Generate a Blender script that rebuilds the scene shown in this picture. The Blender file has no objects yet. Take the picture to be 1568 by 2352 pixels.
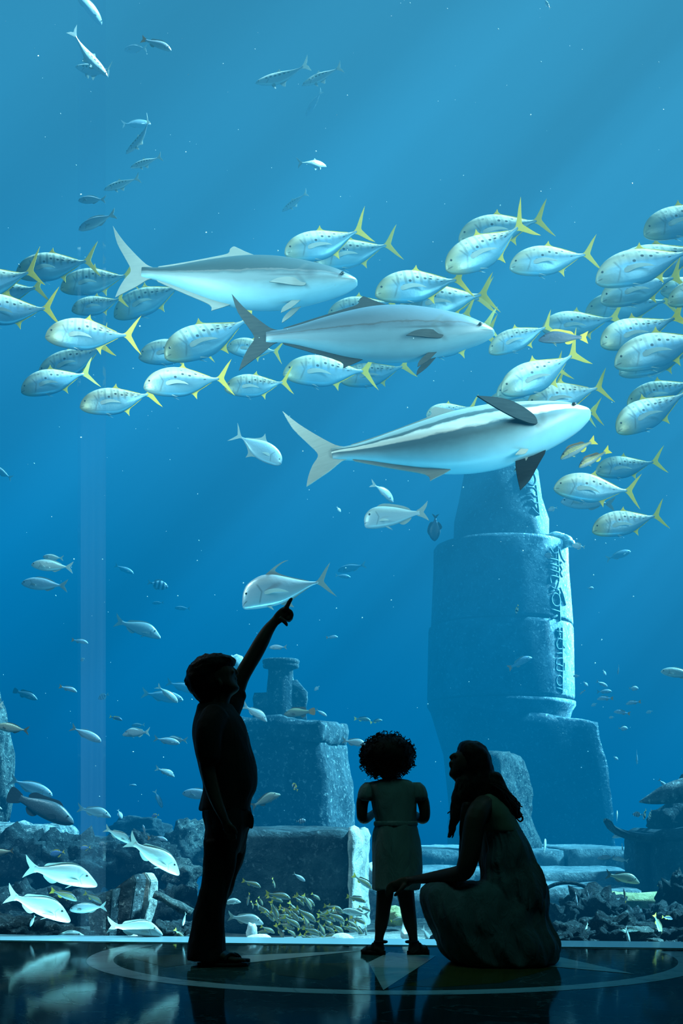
import bpy, bmesh, math, random
from mathutils import Vector, Matrix, noise
from mathutils.geometry import tessellate_polygon
random.seed(7)
sc = bpy.context.scene
C = sc.collection
PI = math.pi
FOC, EYE, PCX, HORY = 3000.0, 0.6, 784.0, 1890.0

def P(px, py, Y):                       # a spot in the photo, taken at a known distance Y, as a point of the place
    return Vector(((px - PCX) / FOC * Y, Y, EYE - (py - HORY) / FOC * Y))

def lin(r, g, b):
    f = lambda c: (c / 255 / 12.92) if c <= 10.3 else ((c / 255 + 0.055) / 1.055) ** 2.4
    return (f(r), f(g), f(b), 1.0)

# ---------------------------------------------------------------- object helpers
def link(name, me, parent=None, mats=()):
    o = bpy.data.objects.new(name, me)
    C.objects.link(o)
    if me is not None:
        for m in mats:
            me.materials.append(m)
    if parent is not None:
        o.parent = parent
    return o

def obj(name, bm, mat, parent=None, smooth=True):
    me = bpy.data.meshes.new(name)
    bm.normal_update()
    bm.to_mesh(me); bm.free()
    if smooth:
        me.polygons.foreach_set('use_smooth', [True] * len(me.polygons))
    return link(name, me, parent, mat if isinstance(mat, (list, tuple)) else (mat,))

def empty(name, loc=(0, 0, 0)):
    o = bpy.data.objects.new(name, None); C.objects.link(o); o.location = loc
    o.empty_display_size = 0.05
    return o

def tag(o, label, cat, group=None, kind=None):
    o['label'] = label; o['category'] = cat
    if group: o['group'] = group
    o['kind'] = kind or 'thing'
    return o

def struct(o, label=None):
    o['kind'] = 'structure'
    if label: o['label'] = label
    return o

# ---------------------------------------------------------------- node helpers
class NT:
    def __init__(s, name):
        s.m = bpy.data.materials.new(name); s.m.use_nodes = True
        s.t = s.m.node_tree; s.t.nodes.clear()
        s.out = s.n('ShaderNodeOutputMaterial')
    def n(s, typ, **kw):
        nd = s.t.nodes.new(typ)
        for k, v in kw.items():
            if k.startswith('i_'):
                key = k[2:]
                nd.inputs[int(key) if key.isdigit() else key].default_value = v
            else:
                setattr(nd, k, v)
        return nd
    def l(s, a, b): s.t.links.new(a, b)
    def math(s, op, a, b=None, c=None, clamp=False):
        nd = s.n('ShaderNodeMath', operation=op); nd.use_clamp = clamp
        for i, v in enumerate((a, b, c)):
            if v is None: continue
            if isinstance(v, (int, float)): nd.inputs[i].default_value = v
            else: s.l(v, nd.inputs[i])
        return nd.outputs[0]
    def mix(s, f, a, b, blend='MIX'):
        nd = s.n('ShaderNodeMix', data_type='RGBA', blend_type=blend)
        for i, v in ((0, f), (6, a), (7, b)):
            if isinstance(v, (int, float)): nd.inputs[i].default_value = v
            elif isinstance(v, tuple): nd.inputs[i].default_value = v
            else: s.l(v, nd.inputs[i])
        return nd.outputs[2]
    def ramp(s, f, stops, interp='LINEAR'):
        nd = s.n('ShaderNodeValToRGB'); r = nd.color_ramp; r.interpolation = interp
        while len(r.elements) < len(stops): r.elements.new(0.5)
        for e, (p, c) in zip(r.elements, stops):
            e.position = p; e.color = c if isinstance(c, tuple) else (c, c, c, 1)
        s.l(f, nd.inputs[0])
        return nd.outputs[0]
    def noise(s, vec, scale, detail=3, rough=0.55, dist=0.0):
        nd = s.n('ShaderNodeTexNoise'); nd.inputs['Scale'].default_value = scale
        nd.inputs['Detail'].default_value = detail; nd.inputs['Roughness'].default_value = rough
        nd.inputs['Distortion'].default_value = dist
        if vec is not None: s.l(vec, nd.inputs['Vector'])
        return nd.outputs[0]
    def bsdf(s, color, rough=0.5, metal=0.0, spec=0.5, bump=None, bump_d=0.01, bump_s=1.0):
        b = s.n('ShaderNodeBsdfPrincipled')
        for key, v in (('Base Color', color), ('Roughness', rough), ('Metallic', metal), ('Specular IOR Level', spec)):
            if isinstance(v, (int, float, tuple)): b.inputs[key].default_value = v
            else: s.l(v, b.inputs[key])
        if bump is not None:
            bn = s.n('ShaderNodeBump'); bn.inputs['Distance'].default_value = bump_d; bn.inputs['Strength'].default_value = bump_s
            s.l(bump, bn.inputs['Height']); s.l(bn.outputs[0], b.inputs['Normal'])
        return b.outputs[0]
    def done(s, surf=None, vol=None):
        if surf is not None: s.l(surf, s.out.inputs['Surface'])
        if vol is not None: s.l(vol, s.out.inputs['Volume'])
        return s.m

def plain(name, col, rough=0.5, metal=0.0, spec=0.5):
    t = NT(name)
    # a little procedural mottling so nothing is dead flat
    tc = t.n('ShaderNodeTexCoord').outputs['Object']
    f = t.noise(tc, 30, 3)
    c = t.mix(f, tuple(x * 0.8 for x in col[:3]) + (1,), tuple(min(1, x * 1.2) for x in col[:3]) + (1,))
    return t.done(t.bsdf(c, rough, metal, spec))

# ---------------------------------------------------------------- mesh helpers
def add_box(bm, lo, hi, M=None, mi=0):
    vs = [bm.verts.new((x, y, z)) for x in (lo[0], hi[0]) for y in (lo[1], hi[1]) for z in (lo[2], hi[2])]
    if M is not None:
        for v in vs: v.co = M @ v.co
    for f in ((0, 1, 3, 2), (4, 6, 7, 5), (0, 4, 5, 1), (2, 3, 7, 6), (0, 2, 6, 4), (1, 5, 7, 3)):
        bm.faces.new([vs[i] for i in f]).material_index = mi
    return vs

def add_rings(bm, rings, cap=True, mi=0):
    """rings: lists of points of equal count, joined into a skin."""
    vr = [[bm.verts.new(p) for p in r] for r in rings]
    n = len(vr[0])
    for a, b in zip(vr, vr[1:]):
        for i in range(n):
            bm.faces.new((a[i], a[(i + 1) % n], b[(i + 1) % n], b[i])).material_index = mi
    if cap:
        bm.faces.new(list(reversed(vr[0]))).material_index = mi
        bm.faces.new(vr[-1]).material_index = mi
    return vr

def catmull(pts, n):
    """pts: tuples of equal length; n samples per span."""
    out = []
    m = len(pts)
    for i in range(m - 1):
        p0 = pts[max(i - 1, 0)]; p1 = pts[i]; p2 = pts[i + 1]; p3 = pts[min(i + 2, m - 1)]
        for k in range(n):
            t = k / n
            out.append(tuple(0.5 * (2 * b + (c - a) * t + (2 * a - 5 * b + 4 * c - d) * t * t + (-a + 3 * b - 3 * c + d) * t ** 3)
                             for a, b, c, d in zip(p0, p1, p2, p3)))
    out.append(tuple(pts[-1]))
    return out

def add_tube(bm, stations, seg=12, sub=4, flat=None, mi=0):
    """stations: (x,y,z,r) or (x,y,z,ra,rb); ra across the view plane, rb along Y when flat."""
    st = catmull([tuple(s) if len(s) == 5 else tuple(s) + (s[3],) for s in stations], sub)
    rings = []
    for i, s in enumerate(st):
        p = Vector(s[:3])
        a = Vector(st[max(i - 1, 0)][:3]); b = Vector(st[min(i + 1, len(st) - 1)][:3])
        d = (b - a).normalized() if (b - a).length > 1e-9 else Vector((0, 0, 1))
        v = Vector((0, 1, 0)); v = v - d * v.dot(d)
        if v.length < 0.15:
            v = Vector((1, 0, 0)); v = v - d * v.dot(d)
        v.normalize(); u = d.cross(v).normalized()
        rings.append([p + u * (s[3] * math.cos(2 * PI * k / seg)) + v * (s[4] * math.sin(2 * PI * k / seg)) for k in range(seg)])
    # rounded ends
    def capped(r0, r1):
        c0 = sum(r0, Vector()) / seg
        d = (c0 - sum(r1, Vector()) / seg)
        d = d.normalized() if d.length > 1e-9 else Vector()
        rad = (r0[0] - c0).length
        return [[c0 + (p - c0) * math.cos(a) + d * rad * 0.7 * math.sin(a) for p in r0] for a in (1.35, 1.0, 0.5)]
    rings = capped(rings[0], rings[1]) + rings + list(reversed(capped(rings[-1], rings[-2])))
    return add_rings(bm, rings, mi=mi)

def add_ball(bm, c, r, seg=20, rings=14, mi=0, M=None):
    rr = []
    r = (r, r, r) if isinstance(r, (int, float)) else r
    for i in range(1, rings):
        th = PI * i / rings
        rr.append([Vector((c[0] + r[0] * math.sin(th) * math.cos(2 * PI * k / seg), c[1] + r[1] * math.sin(th) * math.sin(2 * PI * k / seg), c[2] - r[2] * math.cos(th))) for k in range(seg)])
    if M is not None: rr = [[M @ p for p in q] for q in rr]
    add_rings(bm, rr, mi=mi)
# ================================================================ camera and render look
cam_d = bpy.data.cameras.new('camera'); cam = bpy.data.objects.new('camera', cam_d); C.objects.link(cam)
cam.location = (0, 0, EYE); cam.rotation_euler = (PI / 2, 0, 0)
cam_d.sensor_fit = 'VERTICAL'; cam_d.sensor_height = 36.0; cam_d.sensor_width = 24.0
cam_d.lens = 36.0 * FOC / 2352; cam_d.shift_y = (HORY - 1176) / 2352
cam_d.clip_start = 0.05; cam_d.clip_end = 200
sc.camera = cam
sc.view_settings.view_transform = 'Standard'; sc.view_settings.look = 'None'
sc.view_settings.exposure = 0; sc.view_settings.gamma = 1
cy = sc.cycles
cy.use_denoising = True
cy.use_adaptive_sampling = True; cy.adaptive_threshold = 0.04; cy.volume_step_rate = 1.4
cy.max_bounces = 5; cy.diffuse_bounces = 2; cy.glossy_bounces = 3; cy.transmission_bounces = 4; cy.volume_bounces = 0; cy.transparent_max_bounces = 16
cy.caustics_reflective = False; cy.caustics_refractive = False
cy.sample_clamp_indirect = 4
w = bpy.data.worlds.new('room_dark'); sc.world = w; w.use_nodes = True
w.node_tree.nodes['Background'].inputs[0].default_value = (0.0, 0.004, 0.006, 1)
w.node_tree.nodes['Background'].inputs[1].default_value = 0.15

# ================================================================ the glass line: from 6.55 m away at the left of the frame to 6.14 m at the right
GX0, GY0, GX1, GY1 = -1.71, 6.56, 1.60, 6.15
GS = (GY1 - GY0) / (GX1 - GX0)
def gy(x): return GY0 + (x - GX0) * GS
XL, XR = -5.5, 5.5
TOPZ = 5.3
M_GL = Matrix.Translation((0, gy(0), 0)) @ Matrix.Rotation(math.atan(GS), 4, 'Z')   # the glass's own frame: x along it, y into the tank

# ---------------------------------------------------------------- water: absorbing medium filling the tank, its glow standing in for scattered daylight
SUN = Vector((0.70, 0.16, 0.80)).normalized()
def mat_water():
    t = NT('sea_water')
    pos = t.n('ShaderNodeNewGeometry').outputs['Position']
    sep = t.n('ShaderNodeSeparateXYZ'); t.l(pos, sep.inputs[0])
    x, y, z = sep.outputs
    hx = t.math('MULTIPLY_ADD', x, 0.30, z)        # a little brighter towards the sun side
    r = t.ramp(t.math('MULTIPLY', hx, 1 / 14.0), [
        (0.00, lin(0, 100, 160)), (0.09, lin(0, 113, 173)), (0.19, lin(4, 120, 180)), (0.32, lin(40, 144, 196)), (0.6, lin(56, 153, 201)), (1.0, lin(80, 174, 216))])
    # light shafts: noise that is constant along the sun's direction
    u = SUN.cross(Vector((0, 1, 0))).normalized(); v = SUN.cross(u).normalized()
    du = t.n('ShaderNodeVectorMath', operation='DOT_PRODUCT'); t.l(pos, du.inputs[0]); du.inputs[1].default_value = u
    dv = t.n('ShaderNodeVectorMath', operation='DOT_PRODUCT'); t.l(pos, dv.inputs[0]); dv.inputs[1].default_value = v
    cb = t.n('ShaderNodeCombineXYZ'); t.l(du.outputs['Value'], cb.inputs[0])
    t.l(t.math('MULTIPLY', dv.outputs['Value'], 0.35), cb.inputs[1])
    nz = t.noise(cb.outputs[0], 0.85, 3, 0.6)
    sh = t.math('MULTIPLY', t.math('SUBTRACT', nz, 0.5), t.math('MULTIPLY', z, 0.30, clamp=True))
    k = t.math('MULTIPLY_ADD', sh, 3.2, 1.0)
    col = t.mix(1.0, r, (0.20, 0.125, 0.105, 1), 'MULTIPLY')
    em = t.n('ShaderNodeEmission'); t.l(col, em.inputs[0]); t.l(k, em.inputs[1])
    ab = t.n('ShaderNodeVolumeAbsorption'); ab.inputs[0].default_value = (0.0, 0.375, 0.475, 1); ab.inputs[1].default_value = 0.20
    ad = t.n('ShaderNodeAddShader'); t.l(em.outputs[0], ad.inputs[0]); t.l(ab.outputs[0], ad.inputs[1])
    return t.done(None, ad.outputs[0])
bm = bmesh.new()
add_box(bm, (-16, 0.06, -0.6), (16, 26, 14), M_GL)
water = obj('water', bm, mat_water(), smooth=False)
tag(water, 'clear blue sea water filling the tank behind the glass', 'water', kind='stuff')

# ---------------------------------------------------------------- acrylic window
def mat_glass(name, haze, tint, rough=0.02):
    t = NT(name)
    tr = t.n('ShaderNodeBsdfTransparent'); tr.inputs[0].default_value = tint
    gl = t.n('ShaderNodeBsdfGlossy'); gl.inputs['Roughness'].default_value = rough; gl.inputs[0].default_value = (1, 1, 1, 1)
    fr = t.n('ShaderNodeFresnel'); fr.inputs[0].default_value = 1.12
    mx = t.n('ShaderNodeMixShader'); t.l(fr.outputs[0], mx.inputs[0]); t.l(tr.outputs[0], mx.inputs[1]); t.l(gl.outputs[0], mx.inputs[2])
    res = mx.outputs[0]
    if haze:
        d = t.n('ShaderNodeBsdfTranslucent'); d.inputs[0].default_value = (0.75, 0.9, 1.0, 1)
        tc = t.n('ShaderNodeTexCoord').outputs['Object']
        mp = t.n('ShaderNodeMapping'); mp.inputs['Scale'].default_value = (60, 60, 0.4); t.l(tc, mp.inputs[0])
        f = t.math('MULTIPLY_ADD', t.noise(mp.outputs[0], 1.0, 2), haze, haze * 0.5)
        m2 = t.n('ShaderNodeMixShader'); t.l(f, m2.inputs[0]); t.l(res, m2.inputs[1]); t.l(d.outputs[0], m2.inputs[2])
        res = m2.outputs[0]
    return t.done(res)
G_CLEAR = mat_glass('clear_acrylic', 0, (0.985, 0.995, 1, 1))
G_JOINT = mat_glass('bonded_acrylic_joint', 0.024, (0.97, 0.99, 1, 1))
def glass_x(px, py=1500):                # along-glass coordinate where the sight line of a pixel column meets the glass
    d = Vector(((px - PCX) / FOC, 1.0))
    s = GY0 - GS * GX0
    yy = s / (1 - GS * d.x)
    return (M_GL.inverted() @ Vector((d.x * yy, yy, 0))).x
ja, jb = glass_x(178), glass_x(236)
jc, jd = glass_x(1357), glass_x(1412)
bm = bmesh.new(); add_box(bm, (XL, 0, 0.0), (ja, 0.05, TOPZ), M_GL); win1 = struct(obj('window_1', bm, G_CLEAR, smooth=False), 'clear acrylic viewing panel left of the pale joint')
bm = bmesh.new(); add_box(bm, (jb, 0, 0.0), (XR, 0.05, TOPZ), M_GL); struct(obj('window_2', bm, G_CLEAR, smooth=False), 'wide clear acrylic viewing panel behind the three visitors')
bm = bmesh.new(); add_box(bm, (ja, 0, 0.0), (jb, 0.05, TOPZ), M_GL); struct(obj('trim_1', bm, G_JOINT, smooth=False), 'faint pale vertical joint between two acrylic panels')

# ---------------------------------------------------------------- room shell (dark)
def mat_dark(name, c):
    t = NT(name); tc = t.n('ShaderNodeTexCoord').outputs['Object']
    return t.done(t.bsdf(t.mix(t.noise(tc, 3, 4), tuple(x * .6 for x in c) + (1,), c + (1,)), 0.8, 0, 0.2))
M_DARK = mat_dark('dark_painted_plaster', (0.012, 0.018, 0.02))
for nm, lo, hi in (('wall_left', (XL - 0.2, -4, 0), (XL, 6.95, TOPZ)), ('wall_right', (XR, -4, 0), (XR + 0.2, 5.65, TOPZ)), ('wall_back', (XL, -4.2, 0), (XR, -4, TOPZ)),
                   ('ceiling', (XL - 0.2, -4.2, TOPZ), (XR + 0.2, 5.4, TOPZ + 0.2))):
    bm = bmesh.new(); add_box(bm, lo, hi); struct(obj(nm, bm, M_DARK, smooth=False))
bm = bmesh.new(); add_box(bm, (-17, -1.2, TOPZ), (17, 0.05, 14.2), M_GL); add_box(bm, (-17, 0.05, 5.5), (17, 1.1, 5.75), M_GL); add_box(bm, (XR, 0, -0.5), (17, 0.05, TOPZ), M_GL); add_box(bm, (-17, 0, -0.5), (XL, 0.05, TOPZ), M_GL)  # the box jutting into the tank is an added shelf keeping sun out of the room
struct(obj('trim_3', bm, M_DARK, smooth=False), 'dark window lintel and surround with an added shelf blocking the sun')
bm = bmesh.new(); add_box(bm, (-17, 26.1, -.6), (17, 26.4, 14.2), M_GL); struct(obj('wall_front', bm, M_DARK, smooth=False), 'far wall of the tank lost in blue haze')

# ---------------------------------------------------------------- polished marble floor with the inlaid compass star
def mat_marble(name, a, b, vein, rough):
    t = NT(name); tc = t.n('ShaderNodeTexCoord').outputs['Object']
    c = t.mix(t.noise(tc, 2.2, 6, 0.65, 1.0), a, b)
    vn = t.n('ShaderNodeTexNoise'); vn.inputs['Scale'].default_value = 1.7; vn.inputs['Detail'].default_value = 7; vn.inputs['Distortion'].default_value = 2.5
    t.l(tc, vn.inputs['Vector'])
    line = t.ramp(t.math('ABSOLUTE', t.math('SUBTRACT', vn.outputs[0], 0.5)), [(0.0, 1.0), (0.012, 0.25), (0.03, 0.0)])
    c2 = t.mix(line, c, vein)
    rg = t.math('MULTIPLY_ADD', t.noise(tc, 9, 4), 0.05, rough)
    return t.done(t.bsdf(c2, rg, 0, 0.003))
FL_DARK = mat_marble('polished_dark_green_marble', (0.006, 0.03, 0.03, 1), (0.012, 0.05, 0.045, 1), (0.06, 0.11, 0.10, 1), 0.05)
FL_PALE = mat_marble('polished_pale_marble', (0.50, 0.62, 0.60, 1), (0.60, 0.72, 0.68, 1), (0.38, 0.46, 0.46, 1), 0.08)
FL_OCHRE = mat_marble('polished_olive_marble', (0.05, 0.055, 0.016, 1), (0.08, 0.08, 0.02, 1), (0.03, 0.04, 0.02, 1), 0.08)
FL_GREEN = mat_marble('polished_green_marble', (0.015, 0.06, 0.055, 1), (0.025, 0.085, 0.075, 1), (0.08, 0.14, 0.13, 1), 0.06)
bm = bmesh.new()
for zz in (0.0,):
    f0 = bm.faces.new([bm.verts.new(q) for q in ((XL, -4, 0), (XR, -4, 0), (XR, gy(XR) + .06, 0), (XL, gy(XL) + .06, 0))])
bmesh.ops.extrude_face_region(bm, geom=[f0]); bmesh.ops.translate(bm, verts=list(f0.verts), vec=(0, 0, 0))
for v in [v for v in bm.verts if v not in f0.verts]: v.co.z = -.1
bmesh.ops.recalc_face_normals(bm, faces=bm.faces)
SC_ = (0.235, 5.92); RO, RI = 1.365, 1.25
def flat_poly(pts, z, mi):
    pts2 = []
    n = len(pts)
    lim = lambda p: gy(p[0]) - 0.07 - p[1]
    for i in range(n):                       # clip the inlay where the window sill begins
        a, b = pts[i], pts[(i + 1) % n]
        fa, fb = lim(a), lim(b)
        if fa >= 0: pts2.append(a)
        if fa * fb < 0:
            k = fa / (fa - fb); pts2.append((a[0] + (b[0] - a[0]) * k, a[1] + (b[1] - a[1]) * k))
    if len(pts2) < 3: return
    f = bm.faces.new([bm.verts.new((p[0], p[1], z)) for p in pts2]); f.normal_update()
    if f.normal.z < 0: f.normal_flip()
    f.material_index = mi
def pol(r, a): return (SC_[0] + r * math.cos(a), SC_[1] + r * math.sin(a))
NSEG = 96
flat_poly([pol(RI, 2 * PI * k / NSEG) for k in range(NSEG)], 0.0006, 3)
for k in range(NSEG):
    a, b = 2 * PI * k / NSEG, 2 * PI * (k + 1) / NSEG
    flat_poly([pol(RI, a), pol(RO, a), pol(RO, b), pol(RI, b)], 0.0008, 1)
def G(px, py):                               # where a pixel's sight line meets the floor
    Y = EYE * FOC / (py - HORY); return ((px - PCX) / FOC * Y, Y)
for z, mi, pts in ((0.0012, 2, [(1002, 2201), (885, 2262), (1010, 2268), (1150, 2258), (1265, 2226), (1240, 2214)]), (0.0012, 2, [(600, 2214), (846, 2212), (868, 2258), (760, 2254), (640, 2240)]),
                   (0.0014, 0, [(846, 2212), (868, 2258), (882, 2276), (700, 2268)]), (0.0014, 0, [(1002, 2201), (885, 2262), (880, 2276), (1020, 2238)]),
                   (0.0018, 1, [(846, 2211), (893, 2188), (1000, 2196), (989, 2204), (880, 2275)]), (0.0018, 1, [(1262, 2196), (1290, 2200), (1458, 2238), (1236, 2218)]),
                   (0.0018, 1, [(832, 2184), (560, 2195), (440, 2214), (570, 2212)]), (0.0014, 2, [(300, 2200), (420, 2192), (440, 2214), (380, 2222)])):
    flat_poly([G(x, y) for x, y in pts], z, mi)
floor = struct(obj('floor', bm, [FL_DARK, FL_PALE, FL_OCHRE, FL_GREEN], smooth=False), 'dark polished marble floor with inlaid pale ring and compass star')

# window sill: the pale polished foot of the acrylic
t = NT('frosted_acrylic_edge'); tc = t.n('ShaderNodeNewGeometry').outputs['Position']
sx = t.n('ShaderNodeSeparateXYZ'); t.l(tc, sx.inputs[0])
dim_right = t.ramp(t.math('MULTIPLY_ADD', sx.outputs[0], .5, t.math('MULTIPLY', t.noise(tc, 6, 4), .3)), [(.42, 0.0), (.68, 1.0)])     # sill colour darkened towards the right, painting in its dimmer light
M_SILL = t.done(t.bsdf(t.mix(dim_right, (0.12, 0.20, 0.22, 1), (.012, .03, .035, 1)), 0.35, 0, 0.5))
bm = bmesh.new(); add_rings(bm, [[M_GL @ Vector((x, y, z)) for y, z in ((.07, -.15), (.31, -.15), (.31, .012), (.07, .004))] for x in (XL, XR)])
bmesh.ops.recalc_face_normals(bm, faces=bm.faces)
struct(obj('trim_2', bm, M_SILL, smooth=False), 'pale sill strip along the foot of the window')

# ================================================================ lights
def area(name, loc, target, size, power, col, sy=None):
    ld = bpy.data.lights.new(name, 'AREA'); ld.energy = power; ld.color = col[:3]; ld.size = size
    if sy: ld.shape = 'RECTANGLE'; ld.size_y = sy
    o = bpy.data.objects.new(name, ld); C.objects.link(o); o.location = loc
    o.rotation_euler = (Vector(target) - Vector(loc)).to_track_quat('-Z', 'Y').to_euler()
    return o
sd = bpy.data.lights.new('sun', 'SUN'); sd.energy = 210; sd.color = (0.95, 0.70, 0.62); sd.angle = 0.12
so = bpy.data.objects.new('sun', sd); C.objects.link(so); so.rotation_euler = (-SUN).to_track_quat('-Z', 'Y').to_euler()
so.location = (10, 10, 20)
# flood lamps above the window, inside the tank, aimed back and down
l1 = area('tank_flood_lamp', (0.1, 6.62, 5.3), (0.1, 8.9, 3.6), 8.0, 45, (0.55, 0.88, 1.0), 0.4); l1.data.spread = 1.4
l2 = area('tank_flood_lamp', (-2.4, 7.05, 4.2), (-1.45, 7.5, 0.3), 1.0, 60, (0.75, 0.97, 1.0), 0.3); l2.data.spread = 1.2
# added fill light low behind the sill, lifting the fish bellies
l3 = area('low_fill_light', (0.0, 6.75, 0.05), (0.0, 7.8, 3.6), 6.0, 65, (0.25, 0.85, 1.0), 0.25); l3.data.spread = 1.7
# added fill lights beside the window, out of view, brightening the fish flanks
for sx in (-1, 1):
    l4 = area('side_fill_light', (sx * 2.55, gy(sx * 2.55) + .15, 4.0), (-.5 * sx, 9.4, 3.7), .5, 60, (0.75, 0.92, 0.82), 2.6); l4.data.spread = 1.3
# added light deep in the tank, brightening the tower's right side
l5 = area('tower_rim_light', (8.5, 21.5, 7.0), (2.6, 18.0, 3.2), 1.5, 11000, (1.0, 0.92, 0.8)); l5.data.spread = 0.75
# added weak fill light above and behind the visitors, lifting their dark backs
rl = area('room_fill_light', (0.4, 3.7, 5.0), (0.2, 5.4, 0.5), 1.2, 0.9, (0.25, 1.0, 0.9)); rl.data.specular_factor = 0; rl.data.spread = 0.62
# ================================================================ fish
def fish_mat(name, back, flank, belly, head=None, bars=0.0, nbars=11, spots=0.0, spot_row=False, vbars=None, stripe=None, mid=0.55, soft=0.22,
             rough=0.36, metal=0.25, speck=0.0, wave=0.0, white_band=None, smudge=()):
    t = NT(name)
    uv = t.n('ShaderNodeTexCoord').outputs['UV']
    s = t.n('ShaderNodeSeparateXYZ'); t.l(uv, s.inputs[0]); u, v = s.outputs[0], s.outputs[1]
    rnd = t.n('ShaderNodeObjectInfo').outputs['Random']
    sc_ = t.n('ShaderNodeMapping'); sc_.inputs['Scale'].default_value = (10, 4, 1); t.l(uv, sc_.inputs[0])
    nz = t.noise(sc_.outputs[0], 1.6, 4, 0.6)
    vv = t.math('MULTIPLY_ADD', t.math('SUBTRACT', nz, 0.5), 0.12, v)
    if wave: vv = t.math('MULTIPLY_ADD', t.math('SINE', t.math('MULTIPLY', u, 9.0)), wave, vv)
    c = t.ramp(vv, [(0.0, belly + (1,)), (max(0.02, mid - soft), flank + (1,)), (mid, flank + (1,)), (min(.98, mid + soft), back + (1,)), (1.0, tuple(x * .8 for x in back) + (1,))])
    if white_band:
        lo, hi, wc, dc = white_band
        m = t.ramp(vv, [(lo - .05, 0.0), (lo, 1.0), (hi, 1.0), (hi + .05, 0.0)])
        c = t.mix(m, c, wc + (1,))
    if head:
        m = t.math('MULTIPLY', t.ramp(u, [(0.10, 1.0), (0.30, 0.0)]), t.math('MULTIPLY_ADD', rnd, 0.5, 0.5))
        c = t.mix(m, c, head + (1,))
    if bars:
        b = t.math('SINE', t.math('MULTIPLY_ADD', u, 2 * PI * nbars, t.math('MULTIPLY', nz, 1.5)))
        b = t.ramp(t.math('MULTIPLY_ADD', b, 0.5, 0.5), [(0.62, 0.0), (0.9, 1.0)])
        zone = t.math('MULTIPLY', t.ramp(v, [(0.40, 0.0), (0.6, 1.0), (0.95, .6)]), t.ramp(u, [(0.22, 0.0), (0.28, 1.0), (0.82, 1.0), (0.9, 0.0)]))
        c = t.mix(t.math('MULTIPLY', t.math('MULTIPLY', b, zone), t.math('MULTIPLY_ADD', rnd, bars, bars * 0.3)), c, (0.10, 0.13, 0.12, 1))
    if vbars:                                 # full-height bands: (count, phase, colour)
        b = t.math('SINE', t.math('MULTIPLY_ADD', u, 2 * PI * vbars[0], vbars[1]))
        c = t.mix(t.ramp(t.math('MULTIPLY_ADD', b, 0.5, 0.5), [(0.42, 0.0), (0.56, 1.0)]), c, vbars[2] + (1,))
    if spots:
        mp = t.n('ShaderNodeMapping'); mp.inputs['Scale'].default_value = (11, 5, 1) if not spot_row else (10, 1, 1); t.l(uv, mp.inputs[0])
        vo = t.n('ShaderNodeTexVoronoi', voronoi_dimensions='2D'); vo.inputs['Scale'].default_value = 1.0; vo.inputs['Randomness'].default_value = 0.85
        t.l(mp.outputs[0], vo.inputs['Vector'])
        if spot_row:
            fx = t.math('SUBTRACT', t.math('FRACT', t.math('MULTIPLY', u, 11.0)), 0.5)
            fy = t.math('MULTIPLY', t.math('SUBTRACT', v, 0.66), 3.6)
            dd = t.math('SQRT', t.math('ADD', t.math('MULTIPLY', fx, fx), t.math('MULTIPLY', fy, fy)))
            sp = t.math('MULTIPLY', t.ramp(dd, [(0.24, 1.0), (0.36, 0.0)]), t.ramp(u, [(0.18, 0.0), (0.22, 1.0), (0.66, 1.0), (0.74, 0.0)]))
        else:
            sp = t.ramp(vo.outputs['Distance'], [(0.15, 1.0), (0.24, 0.0)])
            cs = t.n('ShaderNodeSeparateColor'); t.l(vo.outputs['Color'], cs.inputs[0])
            sp = t.math('MULTIPLY', sp, t.math('GREATER_THAN', t.math('ADD', cs.outputs[0], t.math('MULTIPLY', rnd, 0.4)), 0.62))
            sp = t.math('MULTIPLY', sp, t.math('MULTIPLY', t.ramp(v, [(0.42, 0.0), (0.5, 1.0), (0.82, 1.0), (0.9, 0.0)]), t.ramp(u, [(0.3, 0.0), (0.36, 1.0), (0.86, 1.0), (0.92, 0.0)])))
        c = t.mix(t.math('MULTIPLY', sp, spots), c, (0.03, 0.04, 0.05, 1))
    if stripe:                                # lengthwise lines: (v positions, colour, width)
        for sv in stripe[0]:
            d = t.math('ABSOLUTE', t.math('SUBTRACT', vv, sv))
            c = t.mix(t.ramp(d, [(stripe[2] * .6, 1.0), (stripe[2], 0.0)]), c, stripe[1] + (1,))
    if speck:
        n2 = t.n('ShaderNodeTexVoronoi'); n2.inputs['Scale'].default_value = 1.0
        mp = t.n('ShaderNodeMapping'); mp.inputs['Scale'].default_value = (40, 16, 1); t.l(uv, mp.inputs[0]); t.l(mp.outputs[0], n2.inputs['Vector'])
        c = t.mix(t.math('MULTIPLY', t.ramp(n2.outputs['Distance'], [(0.05, 1.0), (0.16, 0.0)]), speck), c, (0.6, .7, .65, 1))
    for su, sv, ru, rv, k in smudge:
        du = t.math('MULTIPLY', t.math('SUBTRACT', u, su), 1 / ru); dv = t.math('MULTIPLY', t.math('SUBTRACT', v, sv), 1 / rv)
        dd = t.math('SQRT', t.math('ADD', t.math('MULTIPLY', du, du), t.math('MULTIPLY', dv, dv)))
        c = t.mix(t.math('MULTIPLY', t.ramp(dd, [(0.2, 1.0), (1.0, 0.0)]), k), c, (0.03, 0.04, 0.045, 1))
    # gill cover edge
    g = t.math('ABSOLUTE', t.math('SUBTRACT', t.math('MULTIPLY_ADD', t.math('ABSOLUTE', t.math('SUBTRACT', v, 0.48)), 0.16, u), 0.268))
    gm = t.math('MULTIPLY', t.ramp(g, [(0.004, 1.0), (0.016, 0.0)]), t.ramp(v, [(0.1, 0.0), (0.2, 1.0), (0.72, 1.0), (0.8, 0.0)]))
    c = t.mix(t.math('MULTIPLY', gm, 0.45), c, (0.08, 0.1, 0.1, 1))
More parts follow.
